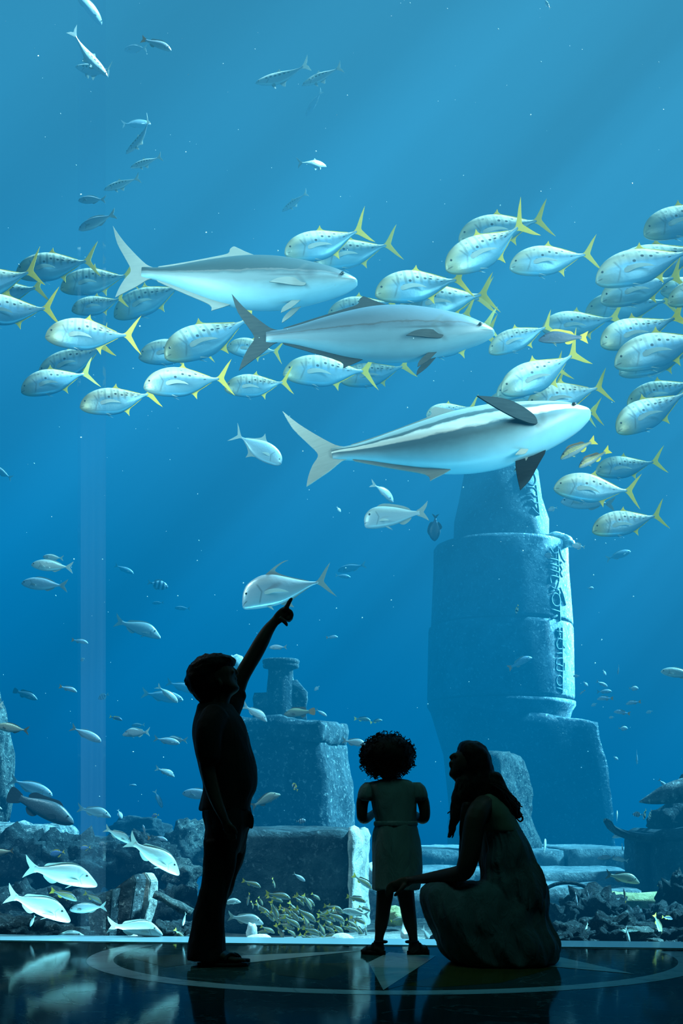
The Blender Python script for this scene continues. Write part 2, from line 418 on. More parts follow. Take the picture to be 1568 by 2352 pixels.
    # mouth line
    mm = t.math('MULTIPLY', t.ramp(t.math('ABSOLUTE', t.math('SUBTRACT', v, 0.36)), [(0.015, 1.0), (0.05, 0.0)]), t.ramp(u, [(0.055, 1.0), (0.075, 0.0)]))
    c = t.mix(t.math('MULTIPLY', mm, 0.7), c, (0.05, 0.06, 0.06, 1))
    return t.done(t.bsdf(c, rough, metal, 0.45, bump=nz, bump_d=0.004, bump_s=0.4))

def fin_mat(name, a, b, trans=0.35, rough=0.5, spec=0.3):
    t = NT(name)
    tc = t.n('ShaderNodeTexCoord').outputs['Object']
    mp = t.n('ShaderNodeMapping'); mp.inputs['Scale'].default_value = (8, 1, 60); t.l(tc, mp.inputs[0])
    c = t.mix(t.noise(mp.outputs[0], 2.0, 3), a + (1,), b + (1,))
    p = t.bsdf(c, rough, 0, spec)
    tl = t.n('ShaderNodeBsdfTranslucent'); t.l(c, tl.inputs[0])
    m = t.n('ShaderNodeMixShader'); m.inputs[0].default_value = trans; t.l(p, m.inputs[1]); t.l(tl.outputs[0], m.inputs[2])
    return t.done(m.outputs[0])

EYE_M = plain('fish_eye_black', (0.02, 0.03, 0.03), 0.15)

def body_mesh(name, prof, seg, mat, bend, arch, sub=3, flat_head=0.0):
    pr = catmull(prof, sub)
    bm = bmesh.new(); uvl = bm.loops.layers.uv.new('UVMap')
    rings = []; info = {}
    for t, top, bot, w in pr:
        zc, h = (top + bot) / 2, max((top - bot) / 2, 0.002)
        r = []
        for k in range(seg):
            a = 2 * PI * k / seg
            cz = math.cos(a); sy = math.sin(a)
            y = max(w, .0015) * math.copysign(abs(sy) ** 0.85, sy) * (1 + 0.10 * cz * -1)
            r.append(Vector((0.5 - t, y, zc + h * cz)))
        rings.append(r)
    vr = add_rings(bm, rings)
    for ring, (t, top, bot, w) in zip(vr, pr):
        for k, v in enumerate(ring): info[v] = (t, 0.5 + 0.5 * math.cos(2 * PI * k / seg))
    for f in bm.faces:
        for lp in f.loops: lp[uvl].uv = info[lp.vert]
    for v in bm.verts: v.co = deform(v.co, bend, arch)
    me = bpy.data.meshes.new(name); bm.normal_update(); bm.to_mesh(me); bm.free()
    me.polygons.foreach_set('use_smooth', [True] * len(me.polygons)); me.materials.append(mat)
    return me

def deform(p, bend, arch):
    t = 0.5 - p.x
    d = max(t - 0.38, 0.0); e = max(0.30 - t, 0)
    return Vector((p.x, p.y + bend * d * d * 1.6 + bend * .5 * e * e, p.z + arch * (d * d * 1.6 + e * e * 1.2)))

def fin_mesh(name, outline, mat, bend, arch, th=0.005, tilt=None, at_y=0.0, sub=3):
    """outline: (t, z) points around the fin, doubled where the corner is sharp; tilt: (hinge t, hinge z, splay) for paired fins."""
    pts = []
    n = len(outline)
    for i in range(n):
        p0, p1, p2, p3 = outline[i - 1], outline[i], outline[(i + 1) % n], outline[(i + 2) % n]
        if p1 == p2: continue
        for k in range(sub):
            s = k / sub
            pts.append(tuple(0.5 * (2 * b + (c - a) * s + (2 * a - 5 * b + 4 * c - d) * s * s + (-a + 3 * b - 3 * c + d) * s ** 3) for a, b, c, d in zip(p0, p1, p2, p3)))
    bm = bmesh.new()
    sides = []
    tris = tessellate_polygon([[Vector((t, z, 0)) for t, z in pts]])
    for sg in (1, -1):
        vs = []
        for t, z in pts:
            p = Vector((0.5 - t, sg * th * 0.5, z))
            if tilt is not None:
                hx, hz, ang, sd = tilt
                q = p - Vector((0.5 - hx, 0, hz))
                q = Matrix.Rotation(-ang * sd, 3, 'Z') @ q
                p = q + Vector((0.5 - hx, at_y * sd, hz))
            vs.append(bm.verts.new(deform(p, bend, arch)))
        for a, b, c in tris: bm.faces.new((vs[a], vs[b], vs[c]))
        sides.append(vs)
    m = len(pts)
    for i in range(m):
        bm.faces.new((sides[0][i], sides[1][i], sides[1][(i + 1) % m], sides[0][(i + 1) % m]))
    bmesh.ops.recalc_face_normals(bm, faces=bm.faces)
    me = bpy.data.meshes.new(name); bm.to_mesh(me); bm.free(); me.materials.append(mat)
    return me

def eye_mesh(name, t, z, y, r, bend, arch, mat):
    bm = bmesh.new(); add_ball(bm, (0, 0, 0), (r, r * .45, r), 10, 6)
    for v in bm.verts: v.co = v.co + deform(Vector((0.5 - t, y, z)), bend, arch)
    me = bpy.data.meshes.new(name); bm.to_mesh(me); bm.free(); me.materials.append(mat)
    me.polygons.foreach_set('use_smooth', [True] * len(me.polygons))
    return me

SPECIES = {}
def species(key, kind, cat, prof, mat, fins, eye=None, seg=16, bends=((0, 0),), sub=3, fork=1.04, zs=1.0):
    """fins: (part name, outline, material, paired tilt or None). Builds the shared meshes for every bend."""
    vs = []
    prof = [(t, a * zs, b * zs, w) for t, a, b, w in prof]; fins = [(n, [(t, z * zs) for t, z in o], m, tl) for n, o, m, tl in fins]
    for b, a in bends:
        parts = []
        for nm, ol, m, tl in fins:
            if tl is None:
                parts.append((nm, fin_mesh(nm, ol, m, b, a)))
            else:
                for sd in (tl[4] if len(tl) > 4 else (1, -1)): parts.append((nm, fin_mesh(nm, ol, m, b, a, tilt=(tl[0], tl[1], tl[2], sd), at_y=tl[3])))
        if eye:
            for sd in (1, -1): parts.append(('eye', eye_mesh('eye', eye[0], eye[1], eye[2] * sd, eye[3], b, a, EYE_M)))
        vs.append((body_mesh(kind, prof, seg, mat, b, a, sub), parts, b, a))
    SPECIES[key] = (kind, cat, vs, fork)

def place_fish(key, nose, fork, Y, yaw, label, roll=0, bend=0, group=None, grow=1.0, named=None, parts_too=True, cat=None):
    kind, dcat, vs, fk = SPECIES[key]
    body, parts, ben, arc = vs[bend % len(vs)]
    a, b = P(nose[0], nose[1], Y), P(fork[0], fork[1], Y)
    ry = math.radians(yaw)
    d2 = (a - b)
    d = (d2.normalized() * math.cos(ry) + Vector((0, 1, 0)) * math.sin(ry)).normalized()
    z = Vector((0, 0, 1)); z = z - d * z.dot(d)
    if z.length < 0.35: z = Vector((1 if d.x >= 0 else -1, 0, 0.3)); z = z - d * z.dot(d)
    z.normalize()
    y = z.cross(d).normalized()
    R = Matrix((d, y, z)).transposed()
    ln0, lf0 = deform(Vector((.5, 0, 0)), ben, arc), deform(Vector((.5 - fk, 0, 0)), ben, arc)
    q = ln0 - lf0
    ln = d2.length / max(math.cos(ry), 0.2) * grow / q.length
    A = Vector((1, 0, 0)).rotation_difference(q).inverted().to_matrix()
    R = R @ Matrix.Rotation(math.radians(roll), 3, 'X') @ A
    o = link(named or kind, body)
    o.matrix_world = Matrix.Translation((a + b) / 2 - R @ ((ln0 + lf0) / 2 * ln)) @ R.to_4x4() @ Matrix.Scale(ln, 4)
    tag(o, label, cat or dcat, group)
    if parts_too:
        for nm, me in parts:
            c = link(nm, me, o)
    return o

# ---- materials
F_YEL = fin_mat('yellow_fin', (0.95, 0.74, 0.14), (0.78, 0.60, 0.12))
F_PALE = fin_mat('pale_fin', (0.62, 0.68, 0.62), (0.42, 0.5, 0.5))
F_DARK = fin_mat('dark_fin', (0.035, 0.05, 0.055), (0.08, 0.10, 0.10), 0.1, .7, .1)
F_GREY = fin_mat('grey_fin', (0.30, 0.35, 0.35), (0.44, 0.48, 0.43), 0.35)
F_WHITE = fin_mat('whitish_fin', (0.75, 0.8, 0.75), (0.5, 0.56, 0.52))
F_ORANGE = fin_mat('orange_fin', (0.72, 0.36, 0.08), (0.6, 0.3, 0.08))
F_BROWN = fin_mat('brown_fin', (0.22, 0.17, 0.09), (0.14, 0.11, 0.07), 0.2)

# ---- golden trevally
tv_prof = [(0, -.012, -.03, .006), (.025, .045, -.06, .03), (.08, .105, -.093, .05), (.16, .152, -.122, .066), (.28, .184, -.148, .075), (.42, .188, -.165, .074),
           (.56, .158, -.158, .062), (.70, .102, -.112, .042), (.82, .050, -.058, .024), (.90, .023, -.027, .016), (.955, .017, -.019, .012), (.975, .014, -.015, .006)]
tv_tail = [(.93, .014), (.97, .030), (1.03, .09), (1.09, .155), (1.16, .215), (1.16, .215), (1.105, .125), (1.06, .045), (1.04, 0), (1.06, -.045), (1.105, -.125), (1.16, -.215), (1.16, -.215), (1.09, -.155), (1.03, -.09), (.97, -.03), (.93, -.014)]
tv_dors = [(.46, .170), (.50, .186), (.545, .226), (.545, .226), (.565, .166), (.70, .110), (.86, .040), (.86, .040), (.86, .03), (.70, .09), (.55, .14)]
tv_anal = [(.58, -.14), (.62, -.152), (.67, -.215), (.67, -.215), (.685, -.134), (.78, -.084), (.88, -.036), (.88, -.036), (.86, -.028), (.7, -.09)]
tv_pect = [(.29, -.01), (.34, .012), (.45, .005), (.55, -.035), (.60, -.075), (.60, -.075), (.52, -.05), (.42, -.035), (.32, -.04)]
tv_pelv = [(.30, -.135), (.34, -.14), (.44, -.185), (.44, -.185), (.38, -.15), (.33, -.13)]
TV_M = fish_mat('golden_trevally_skin', (0.80, 0.80, 0.64), (0.18, 0.36, 0.46), (0.11, 0.34, 0.48), head=(0.34, 0.35, 0.20), bars=0.5, spots=0.9, mid=0.56)  # sunlit back and water-blue flanks are put into the skin colour
TV_F = [('tail_fin', tv_tail, F_YEL, None), ('dorsal_fin', tv_dors, F_YEL, None), ('anal_fin', tv_anal, F_YEL, None),
        ('pectoral_fin', tv_pect, F_PALE, (.29, -.01, 0.22, .070)), ('pelvic_fin', tv_pelv, F_PALE, (.30, -.135, 0.25, .02))]
species('tv', 'golden_trevally', 'fish', tv_prof, TV_M, TV_F, (.085, .045, .050, .012), bends=((0, 0), (.28, -.02), (-.28, .03), (0.1, .10)), zs=1.1)

# ---- cobia: water light on bellies and sun on the banded one's back painted in
co_prof = [(0, .000, -.016, .016), (.012, .010, -.025, .034), (.05, .031, -.044, .056), (.11, .058, -.064, .074), (.19, .082, -.086, .086), (.28, .102, -.108, .092), (.38, .116, -.122, .092),
           (.50, .116, -.122, .084), (.62, .098, -.104, .068), (.74, .070, -.072, .048), (.84, .043, -.044, .031), (.91, .029, -.030, .020), (.955, .026, -.028, .014), (.98, .022, -.024, .007)]
co_tail = [(.92, .022), (.96, .038), (1.02, .085), (1.08, .14), (1.13, .20), (1.13, .20), (1.105, .12), (1.06, .05), (1.035, .01), (1.035, -.015), (1.06, -.05), (1.085, -.10), (1.10, -.145), (1.10, -.145), (1.05, -.11), (1.00, -.075), (.95, -.035), (.92, -.022)]
co_dors = [(.40, .10), (.44, .118), (.50, .140), (.545, .160), (.56, .163), (.575, .150), (.585, .128), (.66, .105), (.78, .070), (.90, .036), (.90, .036), (.9, .022), (.76, .055), (.6, .085), (.48, .1)]
co_anal = [(.55, -.10), (.58, -.122), (.63, -.142), (.648, -.150), (.648, -.150), (.66, -.120), (.78, -.078), (.90, -.038), (.90, -.038), (.9, -.025), (.75, -.055), (.62, -.085)]
co_pect = [(.225, -.045), (.25, -.032), (.30, -.028), (.35, -.040), (.385, -.062), (.385, -.062), (.34, -.062), (.28, -.064), (.235, -.062)]
co_pelv = [(.245, -.09), (.275, -.095), (.325, -.14), (.335, -.17), (.335, -.17), (.29, -.14), (.255, -.105)]
CO1_M = fish_mat('cobia_skin_grey', (0.045, 0.075, 0.08), (0.15, 0.22, 0.235), (0.30, 0.56, 0.66), mid=0.46, soft=0.10, metal=0.0, rough=0.42, stripe=((.55,), (.13, .15, .15), .022), smudge=((.075, .53, .05, .10, .8), (.205, .52, .035, .22, .45), (.30, .44, .14, .035, .5)))
CO2_M = fish_mat('cobia_skin_dark', (0.09, 0.14, 0.17), (0.15, 0.25, 0.30), (0.22, 0.44, 0.54), mid=0.38, soft=0.14, metal=0.0, rough=0.42, stripe=((.55,), (.07, .085, .09), .02), smudge=((.075, .53, .05, .10, .8), (.205, .52, .035, .22, .45), (.30, .44, .14, .035, .5)))
CO3_M = fish_mat('cobia_skin_banded', (0.30, 0.38, 0.37), (0.11, 0.19, 0.22), (0.28, 0.56, 0.68), mid=0.42, soft=0.10, metal=0.0, rough=0.4, wave=0.02, white_band=(.47, .60, (0.88, .90, .82), 0), stripe=((.685,), (.10, .15, .155), .055), smudge=((.075, .53, .03, .06, .7), (.20, .40, .02, .3, .35)))
def co_fins(tail, dors, anal, pect, pelv, pa, va):
    return [('tail_fin', co_tail, tail, None), ('dorsal_fin', co_dors, dors, None), ('anal_fin', co_anal, anal, None), ('pectoral_fin', co_pect, pect, (.225, -.05, pa, .080)), ('pelvic_fin', co_pelv, pelv, (.245, -.09, va, .025))]
species('co1', 'cobia', 'fish', co_prof, CO1_M, co_fins(F_GREY, F_GREY, F_GREY, F_GREY, F_GREY, .18, .2), (.065, .004, .064, .0085), seg=28, bends=((.12, .14),), sub=5)
species('co2', 'cobia', 'fish', co_prof, CO2_M, co_fins(F_DARK, F_DARK, F_DARK, F_DARK, F_DARK, .2, .2), (.065, .004, .064, .0085), seg=28, bends=((.10, .03),), sub=5)
co3_pect = [(.225, -.03), (.25, .0), (.30, .03), (.36, .04), (.45, .035), (.45, .035), (.38, -.01), (.31, -.045), (.235, -.062)]
F_BLACK = fin_mat('blackish_fin', (0.010, 0.016, 0.018), (0.03, 0.04, 0.042), 0.05, 0.9, 0.02)
co3_low = [(.195, -.085), (.25, -.10), (.31, -.10), (.328, -.15), (.335, -.235), (.335, -.235), (.285, -.195), (.235, -.135)]
def co3_fins():
    f = co_fins(F_WHITE, F_GREY, F_GREY, F_DARK, F_DARK, .9, .5)
    f[3] = ('pectoral_fin', co3_pect, F_BLACK, (.225, -.03, .42, .086, (-1,)))
    f[4] = ('pectoral_fin', co3_low, F_BLACK, (.225, -.09, -.1, .03, (1,)))
    f.append(('pelvic_fin', [(.27, -.10), (.30, -.105), (.335, -.135), (.335, -.135), (.29, -.125)], F_PALE, (.27, -.1, .4, .02)))
    return f
species('co1', 'cobia', 'fish', co_prof, CO1_M, co_fins(F_GREY, F_GREY, F_GREY, F_GREY, F_GREY, .18, .2), (.065, .004, .064, .0085), seg=28, bends=((.12, .14),), sub=5)
species('co2', 'cobia', 'fish', co_prof, CO2_M, co_fins(F_DARK, F_DARK, F_DARK, F_DARK, F_DARK, .2, .2), (.065, .004, .064, .0085), seg=28, bends=((.10, .03),), sub=5)
species('co3', 'cobia', 'fish', co_prof, CO3_M, co3_fins(), (.065, .004, .064, .0085), seg=28, bends=((.10, .20),), sub=5, zs=1.12)

# ---- queenfish with a row of dark spots
qf_prof = [(0, -.005, -.015, .004), (.04, .03, -.035, .025), (.12, .065, -.065, .042), (.25, .10, -.10, .05), (.42, .115, -.125, .05), (.6, .092, -.105, .042), (.76, .05, -.06, .027), (.88, .022, -.024, .014), (.95, .015, -.016, .010), (.97, .01, -.01, .004)]
qf_tail = [(.93, .012), (1.0, .06), (1.10, .17), (1.10, .17), (1.07, .06), (1.04, 0), (1.07, -.06), (1.10, -.17), (1.10, -.17), (1.0, -.06), (.93, -.012)]
qf_dors = [(.44, .10), (.52, .165), (.52, .165), (.56, .108), (.72, .06), (.72, .045), (.55, .085)]
qf_anal = [(.46, -.11), (.53, -.20), (.56, -.20), (.60, -.115), (.74, -.06), (.72, -.05), (.55, -.09)]
qf_pelv = [(.30, -.10), (.36, -.175), (.38, -.17), (.37, -.11)]
QF_M = fish_mat('spotted_queenfish_skin', (0.85, 0.9, 0.8), (0.62, 0.72, 0.75), (0.6, 0.68, 0.7), spots=0.85, spot_row=True, mid=0.5)
species('qf', 'spotted_queenfish', 'fish', qf_prof, QF_M, [('tail_fin', qf_tail, F_PALE, None), ('dorsal_fin', qf_dors, F_PALE, None), ('anal_fin', qf_anal, F_WHITE, None), ('pelvic_fin', qf_pelv, F_WHITE, (.3, -.1, .3, .015))], (.07, .015, .034, .012), bends=((0, 0), (.3, 0), (-.3, 0)))

# ---- emperor (white, sloping head)
em_prof = [(0, -.055, -.085, .010), (.03, -.018, -.105, .03), (.10, .045, -.122, .05), (.18, .108, -.135, .066), (.28, .158, -.142, .075), (.40, .172, -.146, .074), (.54, .150, -.140, .064), (.68, .104, -.108, .046), (.80, .062, -.068, .028), (.89, .042, -.045, .017), (.95, .046, -.048, .011), (.97, .046, -.048, .005)]
em_tail = [(.92, .04), (.98, .07), (1.06, .125), (1.13, .185), (1.13, .185), (1.10, .09), (1.045, .01), (1.045, -.01), (1.09, -.09), (1.12, -.165), (1.12, -.165), (1.05, -.115), (.98, -.07), (.92, -.04)]
em_dors = [(.28, .15), (.34, .185), (.44, .195), (.56, .178), (.68, .145), (.79, .115), (.83, .07), (.83, .05), (.7, .08), (.5, .14)]
em_anal = [(.60, -.12), (.64, -.16), (.70, -.165), (.78, -.12), (.82, -.075), (.80, -.055), (.7, -.09)]
em_pect = [(.27, -.05), (.31, -.035), (.40, -.055), (.46, -.095), (.46, -.095), (.38, -.085), (.28, -.07)]
em_pelv = [(.32, -.135), (.36, -.14), (.46, -.20), (.46, -.20), (.40, -.15)]
EM_M = fish_mat('white_emperor_skin', (0.46, 0.52, 0.51), (0.56, 0.62, 0.61), (0.58, 0.66, 0.66), bars=0.0, mid=0.5, metal=0.02, rough=0.4)
EMG_M = fish_mat('grey_bream_skin', (0.30, 0.36, 0.36), (0.42, 0.48, 0.48), (0.55, 0.6, 0.6), mid=0.5, metal=0.1, speck=0.12)
BRN_M = fish_mat('brown_bream_skin', (0.34, 0.33, 0.24), (0.36, 0.36, 0.28), (0.46, 0.46, 0.38), mid=0.5, metal=0.05, speck=0.1)
def em_fins(a, b): return [('tail_fin', em_tail, a, None), ('dorsal_fin', em_dors, b, None), ('anal_fin', em_anal, b, None), ('pectoral_fin', em_pect, a, (.27, -.05, .25, .072)), ('pelvic_fin', em_pelv, a, (.32, -.135, .2, .02))]
em_eye = (.165, .045, .060, .019)
species('em', 'white_emperor', 'fish', em_prof, EM_M, em_fins(F_WHITE, F_WHITE), em_eye, seg=20, bends=((0, 0), (.15, 0), (-.2, 0)))
species('gb', 'grey_bream', 'fish', em_prof, EMG_M, em_fins(F_GREY, F_GREY), em_eye, bends=((0, 0), (.25, 0), (-.25, 0)))
species('bb', 'brown_bream', 'fish', em_prof, BRN_M, em_fins(F_BROWN, F_BROWN), em_eye, bends=((0, 0), (.25, 0)))

# ---- soldier bream: steep round head
sb_prof = [(0, .0, -.10, .02), (.02, .07, -.135, .04), (.07, .135, -.155, .062), (.15, .185, -.17, .078), (.26, .205, -.175, .084), (.40, .19, -.168, .078), (.55, .155, -.145, .064), (.70, .105, -.10, .045), (.82, .06, -.06, .028), (.91, .038, -.038, .017), (.97, .04, -.04, .005)]
sb_dors = [(.24, .19), (.31, .235), (.42, .235), (.58, .195), (.72, .145), (.8, .095), (.8, .06), (.6, .12), (.4, .17)]
species('sb', 'steep_headed_bream', 'fish', sb_prof, fish_mat('steep_bream_skin', (0.42, 0.48, 0.46), (0.34, 0.42, 0.46), (0.42, 0.5, 0.54), mid=0.6, metal=0.15, speck=0.2),
        [('tail_fin', em_tail, F_GREY, None), ('dorsal_fin', sb_dors, F_GREY, None), ('anal_fin', em_anal, F_GREY, None), ('pectoral_fin', em_pect, F_PALE, (.27, -.05, .35, .08)), ('pelvic_fin', [(.32, -.16), (.36, -.165), (.48, -.225), (.48, -.225), (.40, -.17)], F_PALE, (.32, -.16, .2, .02))], (.11, .075, .062, .020), seg=20)

# ---- threadfin trevally (steep forehead, trailing threads)
tf_prof = [(0, -.10, -.135, .01), (.015, -.03, -.155, .03), (.04, .05, -.165, .042), (.09, .125, -.172, .055), (.17, .175, -.18, .066), (.30, .215, -.185, .07), (.44, .20, -.18, .066), (.58, .145, -.145, .052), (.72, .085, -.09, .034), (.84, .04, -.042, .02), (.92, .02, -.02, .013), (.97, .014, -.014, .005)]
tf_dors = [(.34, .20), (.40, .245), (.50, .30), (.60, .335), (.66, .335), (.66, .335), (.58, .315), (.48, .255), (.50, .21), (.62, .14), (.85, .045), (.85, .045), (.85, .03), (.6, .11), (.45, .17)]
tf_anal = [(.46, -.165), (.54, -.215), (.62, -.245), (.62, -.245), (.60, -.175), (.7, -.11), (.85, -.045), (.85, -.045), (.85, -.03), (.6, -.11)]
species('tf', 'threadfin_trevally', 'fish', tf_prof, fish_mat('threadfin_skin', (0.50, 0.56, 0.58), (0.36, 0.46, 0.52), (0.44, 0.54, 0.6), mid=0.66, soft=.15, metal=0.3, rough=.3, speck=.08),
        [('tail_fin', tv_tail, F_GREY, None), ('dorsal_fin', tf_dors, F_GREY, None), ('anal_fin', tf_anal, F_GREY, None), ('pectoral_fin', tv_pect, F_PALE, (.29, -.01, .2, .066)), ('pelvic_fin', [(.26, -.175), (.30, -.18), (.37, -.225), (.37, -.225), (.34, -.185)], F_WHITE, (.26, -.175, .2, .02))], (.075, .02, .046, .016), seg=20)

# ---- pompano
po_prof = [(0, -.03, -.055, .008), (.025, .05, -.095, .03), (.08, .12, -.13, .045), (.18, .18, -.165, .058), (.32, .21, -.195, .064), (.48, .20, -.20, .06), (.64, .145, -.16, .046), (.78, .075, -.08, .028), (.88, .03, -.03, .016), (.96, .014, -.014, .006)]
po_dors = [(.44, .19), (.50, .23), (.58, .33), (.58, .33), (.60, .225), (.72, .125), (.86, .05), (.84, .03), (.6, .15)]
po_anal = [(.48, -.18), (.58, -.22), (.68, -.31), (.68, -.31), (.68, -.2), (.76, -.11), (.86, -.045), (.84, -.03), (.65, -.14)]
species('po', 'pompano', 'fish', po_prof, fish_mat('pompano_skin', (0.5, 0.6, 0.62), (0.30, 0.42, 0.48), (0.36, 0.48, 0.54), mid=0.75, soft=.15, metal=0.3),
        [('tail_fin', tv_tail, F_PALE, None), ('dorsal_fin', po_dors, F_PALE, None), ('anal_fin', po_anal, F_GREY, None), ('pectoral_fin', [(.28, -.02), (.32, .0), (.40, -.03), (.45, -.075), (.45, -.075), (.36, -.06), (.29, -.05)], F_WHITE, (.28, -.02, .3, .06))], (.08, .02, .04, .015))

# ---- fusilier / rudderfish-like oval silver fish
fu_prof = [(0, -.01, -.025, .006), (.03, .04, -.055, .028), (.10, .09, -.09, .047), (.22, .135, -.125, .06), (.38, .155, -.145, .064), (.55, .14, -.135, .058), (.70, .098, -.1, .042), (.82, .052, -.055, .026), (.91, .025, -.026, .015), (.965, .02, -.02, .006)]
fu_tail = [(.92, .02), (1.0, .075), (1.12, .16), (1.12, .16), (1.08, .06), (1.04, 0), (1.08, -.06), (1.12, -.16), (1.12, -.16), (1.0, -.075), (.92, -.02)]
fu_dors = [(.30, .145), (.40, .175), (.55, .165), (.70, .125), (.80, .075), (.78, .055), (.5, .14)]
fu_anal = [(.58, -.12), (.64, -.155), (.72, -.125), (.80, -.075), (.78, -.055)]
fu_pect = [(.24, -.02), (.28, -.0), (.36, -.02), (.40, -.055), (.40, -.055), (.3, -.05)]
def fu(key, kind, back, flank, belly, tail, dors, **kw):
    species(key, kind, 'fish', fu_prof, fish_mat(kind + '_skin_' + key, back, flank, belly, **kw),
            [('tail_fin', fu_tail, tail, None), ('dorsal_fin', fu_dors, dors, None), ('anal_fin', fu_anal, dors, None), ('pectoral_fin', fu_pect, tail, (.24, -.02, .3, .06))], (.075, .02, .046, .016), seg=14, bends=((0, 0), (.3, 0), (-.3, 0)))
fu('fs', 'silver_fusilier', (.52, .6, .55), (.48, .58, .56), (.55, .63, .63), F_PALE, F_PALE, metal=.25)
fu('ff', 'grey_chub', (.34, .42, .46), (.36, .45, .5), (.42, .52, .56), F_GREY, F_GREY, metal=.15)
fu('fb', 'brown_chub', (.36, .33, .22), (.40, .37, .28), (.46, .45, .36), F_BROWN, F_BROWN, metal=.1)

# ---- yellow-tailed snapper
sn_prof = [(0, -.045, -.065, .008), (.03, -.0, -.09, .028), (.10, .06, -.11, .048), (.20, .12, -.125, .062), (.33, .15, -.13, .066), (.48, .14, -.128, .06), (.64, .10, -.10, .045), (.78, .06, -.062, .028), (.88, .042, -.042, .018), (.96, .046, -.046, .006)]
sn_tail = [(.92, .042), (1.0, .085), (1.11, .145), (1.11, .145), (1.075, .04), (1.06, 0), (1.075, -.04), (1.11, -.145), (1.11, -.145), (1.0, -.085), (.92, -.042)]
sn_dors = [(.26, .135), (.33, .19), (.45, .19), (.60, .16), (.72, .14), (.78, .085), (.76, .06), (.5, .125)]
sn_anal = [(.60, -.11), (.64, -.155), (.72, -.145), (.78, -.085), (.76, -.06)]
sn_pelv = [(.30, -.12), (.34, -.125), (.42, -.18), (.42, -.18), (.36, -.13)]
SN_M = fish_mat('yellowtail_snapper_skin', (0.13, 0.16, 0.15), (0.15, 0.21, 0.23), (0.22, 0.30, 0.33), mid=0.55, metal=.05, stripe=((.42, .56, .70), (.45, .38, .12), .05))
SNF = [('tail_fin', sn_tail, F_YEL, None), ('dorsal_fin', sn_dors, F_BROWN, None), ('anal_fin', sn_anal, F_YEL, None), ('pelvic_fin', sn_pelv, F_YEL, (.3, -.12, .3, .02))]
species('sn', 'yellowtail_snapper', 'fish', sn_prof, SN_M, SNF, (.13, .03, .055, .02), seg=12, bends=((0, 0), (.3, 0), (-.3, 0)))
species('sd', 'dark_snapper', 'fish', sn_prof, fish_mat('dark_snapper_skin', (0.07, 0.10, 0.14), (0.09, 0.13, 0.18), (0.16, 0.2, 0.24), mid=.5), [(n, o, F_YEL, t) for n, o, m, t in SNF], (.13, .03, .055, .018), seg=12)
species('so', 'orange_tailed_fish', 'fish', sn_prof, fish_mat('orange_tailed_skin', (0.32, 0.42, 0.5), (0.42, 0.52, 0.58), (0.5, 0.58, 0.6), mid=.5), [('tail_fin', sn_tail, F_ORANGE, None), ('dorsal_fin', sn_dors, F_GREY, None), ('anal_fin', sn_anal, F_GREY, None)], (.13, .03, .055, .018), seg=12)

# ---- grouper
gr_prof = [(0, -.03, -.06, .02), (.04, .02, -.095, .05), (.12, .075, -.13, .075), (.24, .135, -.155, .09), (.38, .16, -.16, .09), (.54, .145, -.15, .075), (.70, .105, -.115, .052), (.82, .07, -.075, .034), (.90, .058, -.06, .022), (.95, .06, -.06, .008)]
gr_tail = [(.91, .055), (.98, .10), (1.08, .135), (1.13, .12), (1.145, .05), (1.15, 0), (1.145, -.05), (1.13, -.12), (1.08, -.135), (.98, -.10), (.91, -.055)]
gr_dors = [(.26, .13), (.33, .20), (.45, .20), (.60, .19), (.74, .19), (.82, .13), (.80, .07), (.5, .14)]
gr_anal = [(.60, -.13), (.65, -.19), (.74, -.185), (.80, -.11), (.77, -.08)]
gr_pect = [(.28, -.04), (.34, -.02), (.42, -.05), (.44, -.10), (.36, -.12), (.29, -.08)]
def grp(key, kind, a, b, c, fin, tail, speck):
    species(key, kind, 'fish', gr_prof, fish_mat(kind + '_skin', a, b, c, mid=.5, speck=speck, metal=0), [('tail_fin', gr_tail, tail, None), ('dorsal_fin', gr_dors, fin, None), ('anal_fin', gr_anal, fin, None), ('pectoral_fin', gr_pect, fin, (.28, -.04, .3, .085))], (.12, .035, .07, .016), seg=18)
grp('gd', 'speckled_grouper', (.06, .09, .10), (.08, .11, .12), (.12, .15, .15), F_DARK, F_DARK, .7)
grp('go', 'brown_grouper', (.30, .27, .15), (.26, .25, .17), (.3, .29, .22), F_BROWN, F_ORANGE, .1)

# ---- reef fish: round banded damsel, butterflyfish, surgeonfish
da_prof = [(0, -.01, -.03, .01), (.04, .07, -.08, .04), (.12, .15, -.15, .06), (.26, .23, -.22, .075), (.42, .25, -.25, .075), (.58, .21, -.21, .06), (.72, .13, -.13, .04), (.84, .06, -.06, .022), (.92, .045, -.045, .01)]
da_dors = [(.24, .21), (.36, .30), (.52, .30), (.66, .26), (.76, .2), (.78, .1), (.55, .2)]
da_anal = [(.50, -.21), (.56, -.30), (.66, -.27), (.76, -.19), (.78, -.1)]
def dam(key, kind, a, b, c, fin, tail, vb=None):
    species(key, kind, 'fish', da_prof, fish_mat(kind + '_skin_' + key, a, b, c, mid=.5, vbars=vb, metal=0), [('tail_fin', fu_tail, tail, None), ('dorsal_fin', da_dors, fin, None), ('anal_fin', da_anal, fin, None)], (.12, .05, .05, .028), seg=12, sub=2)
dam('db', 'banded_damselfish', (.5, .6, .6), (.5, .6, .65), (.55, .65, .7), F_GREY, F_GREY, (4.5, 0.6, (.03, .06, .10)))
dam('dp', 'pale_damselfish', (.6, .7, .7), (.5, .6, .66), (.5, .6, .66), F_PALE, F_PALE)
dam('dd', 'dark_surgeonfish', (.04, .06, .09), (.04, .07, .1), (.06, .09, .12), F_DARK, F_DARK, (1.0, -1.2, (.05, .08, .1)))
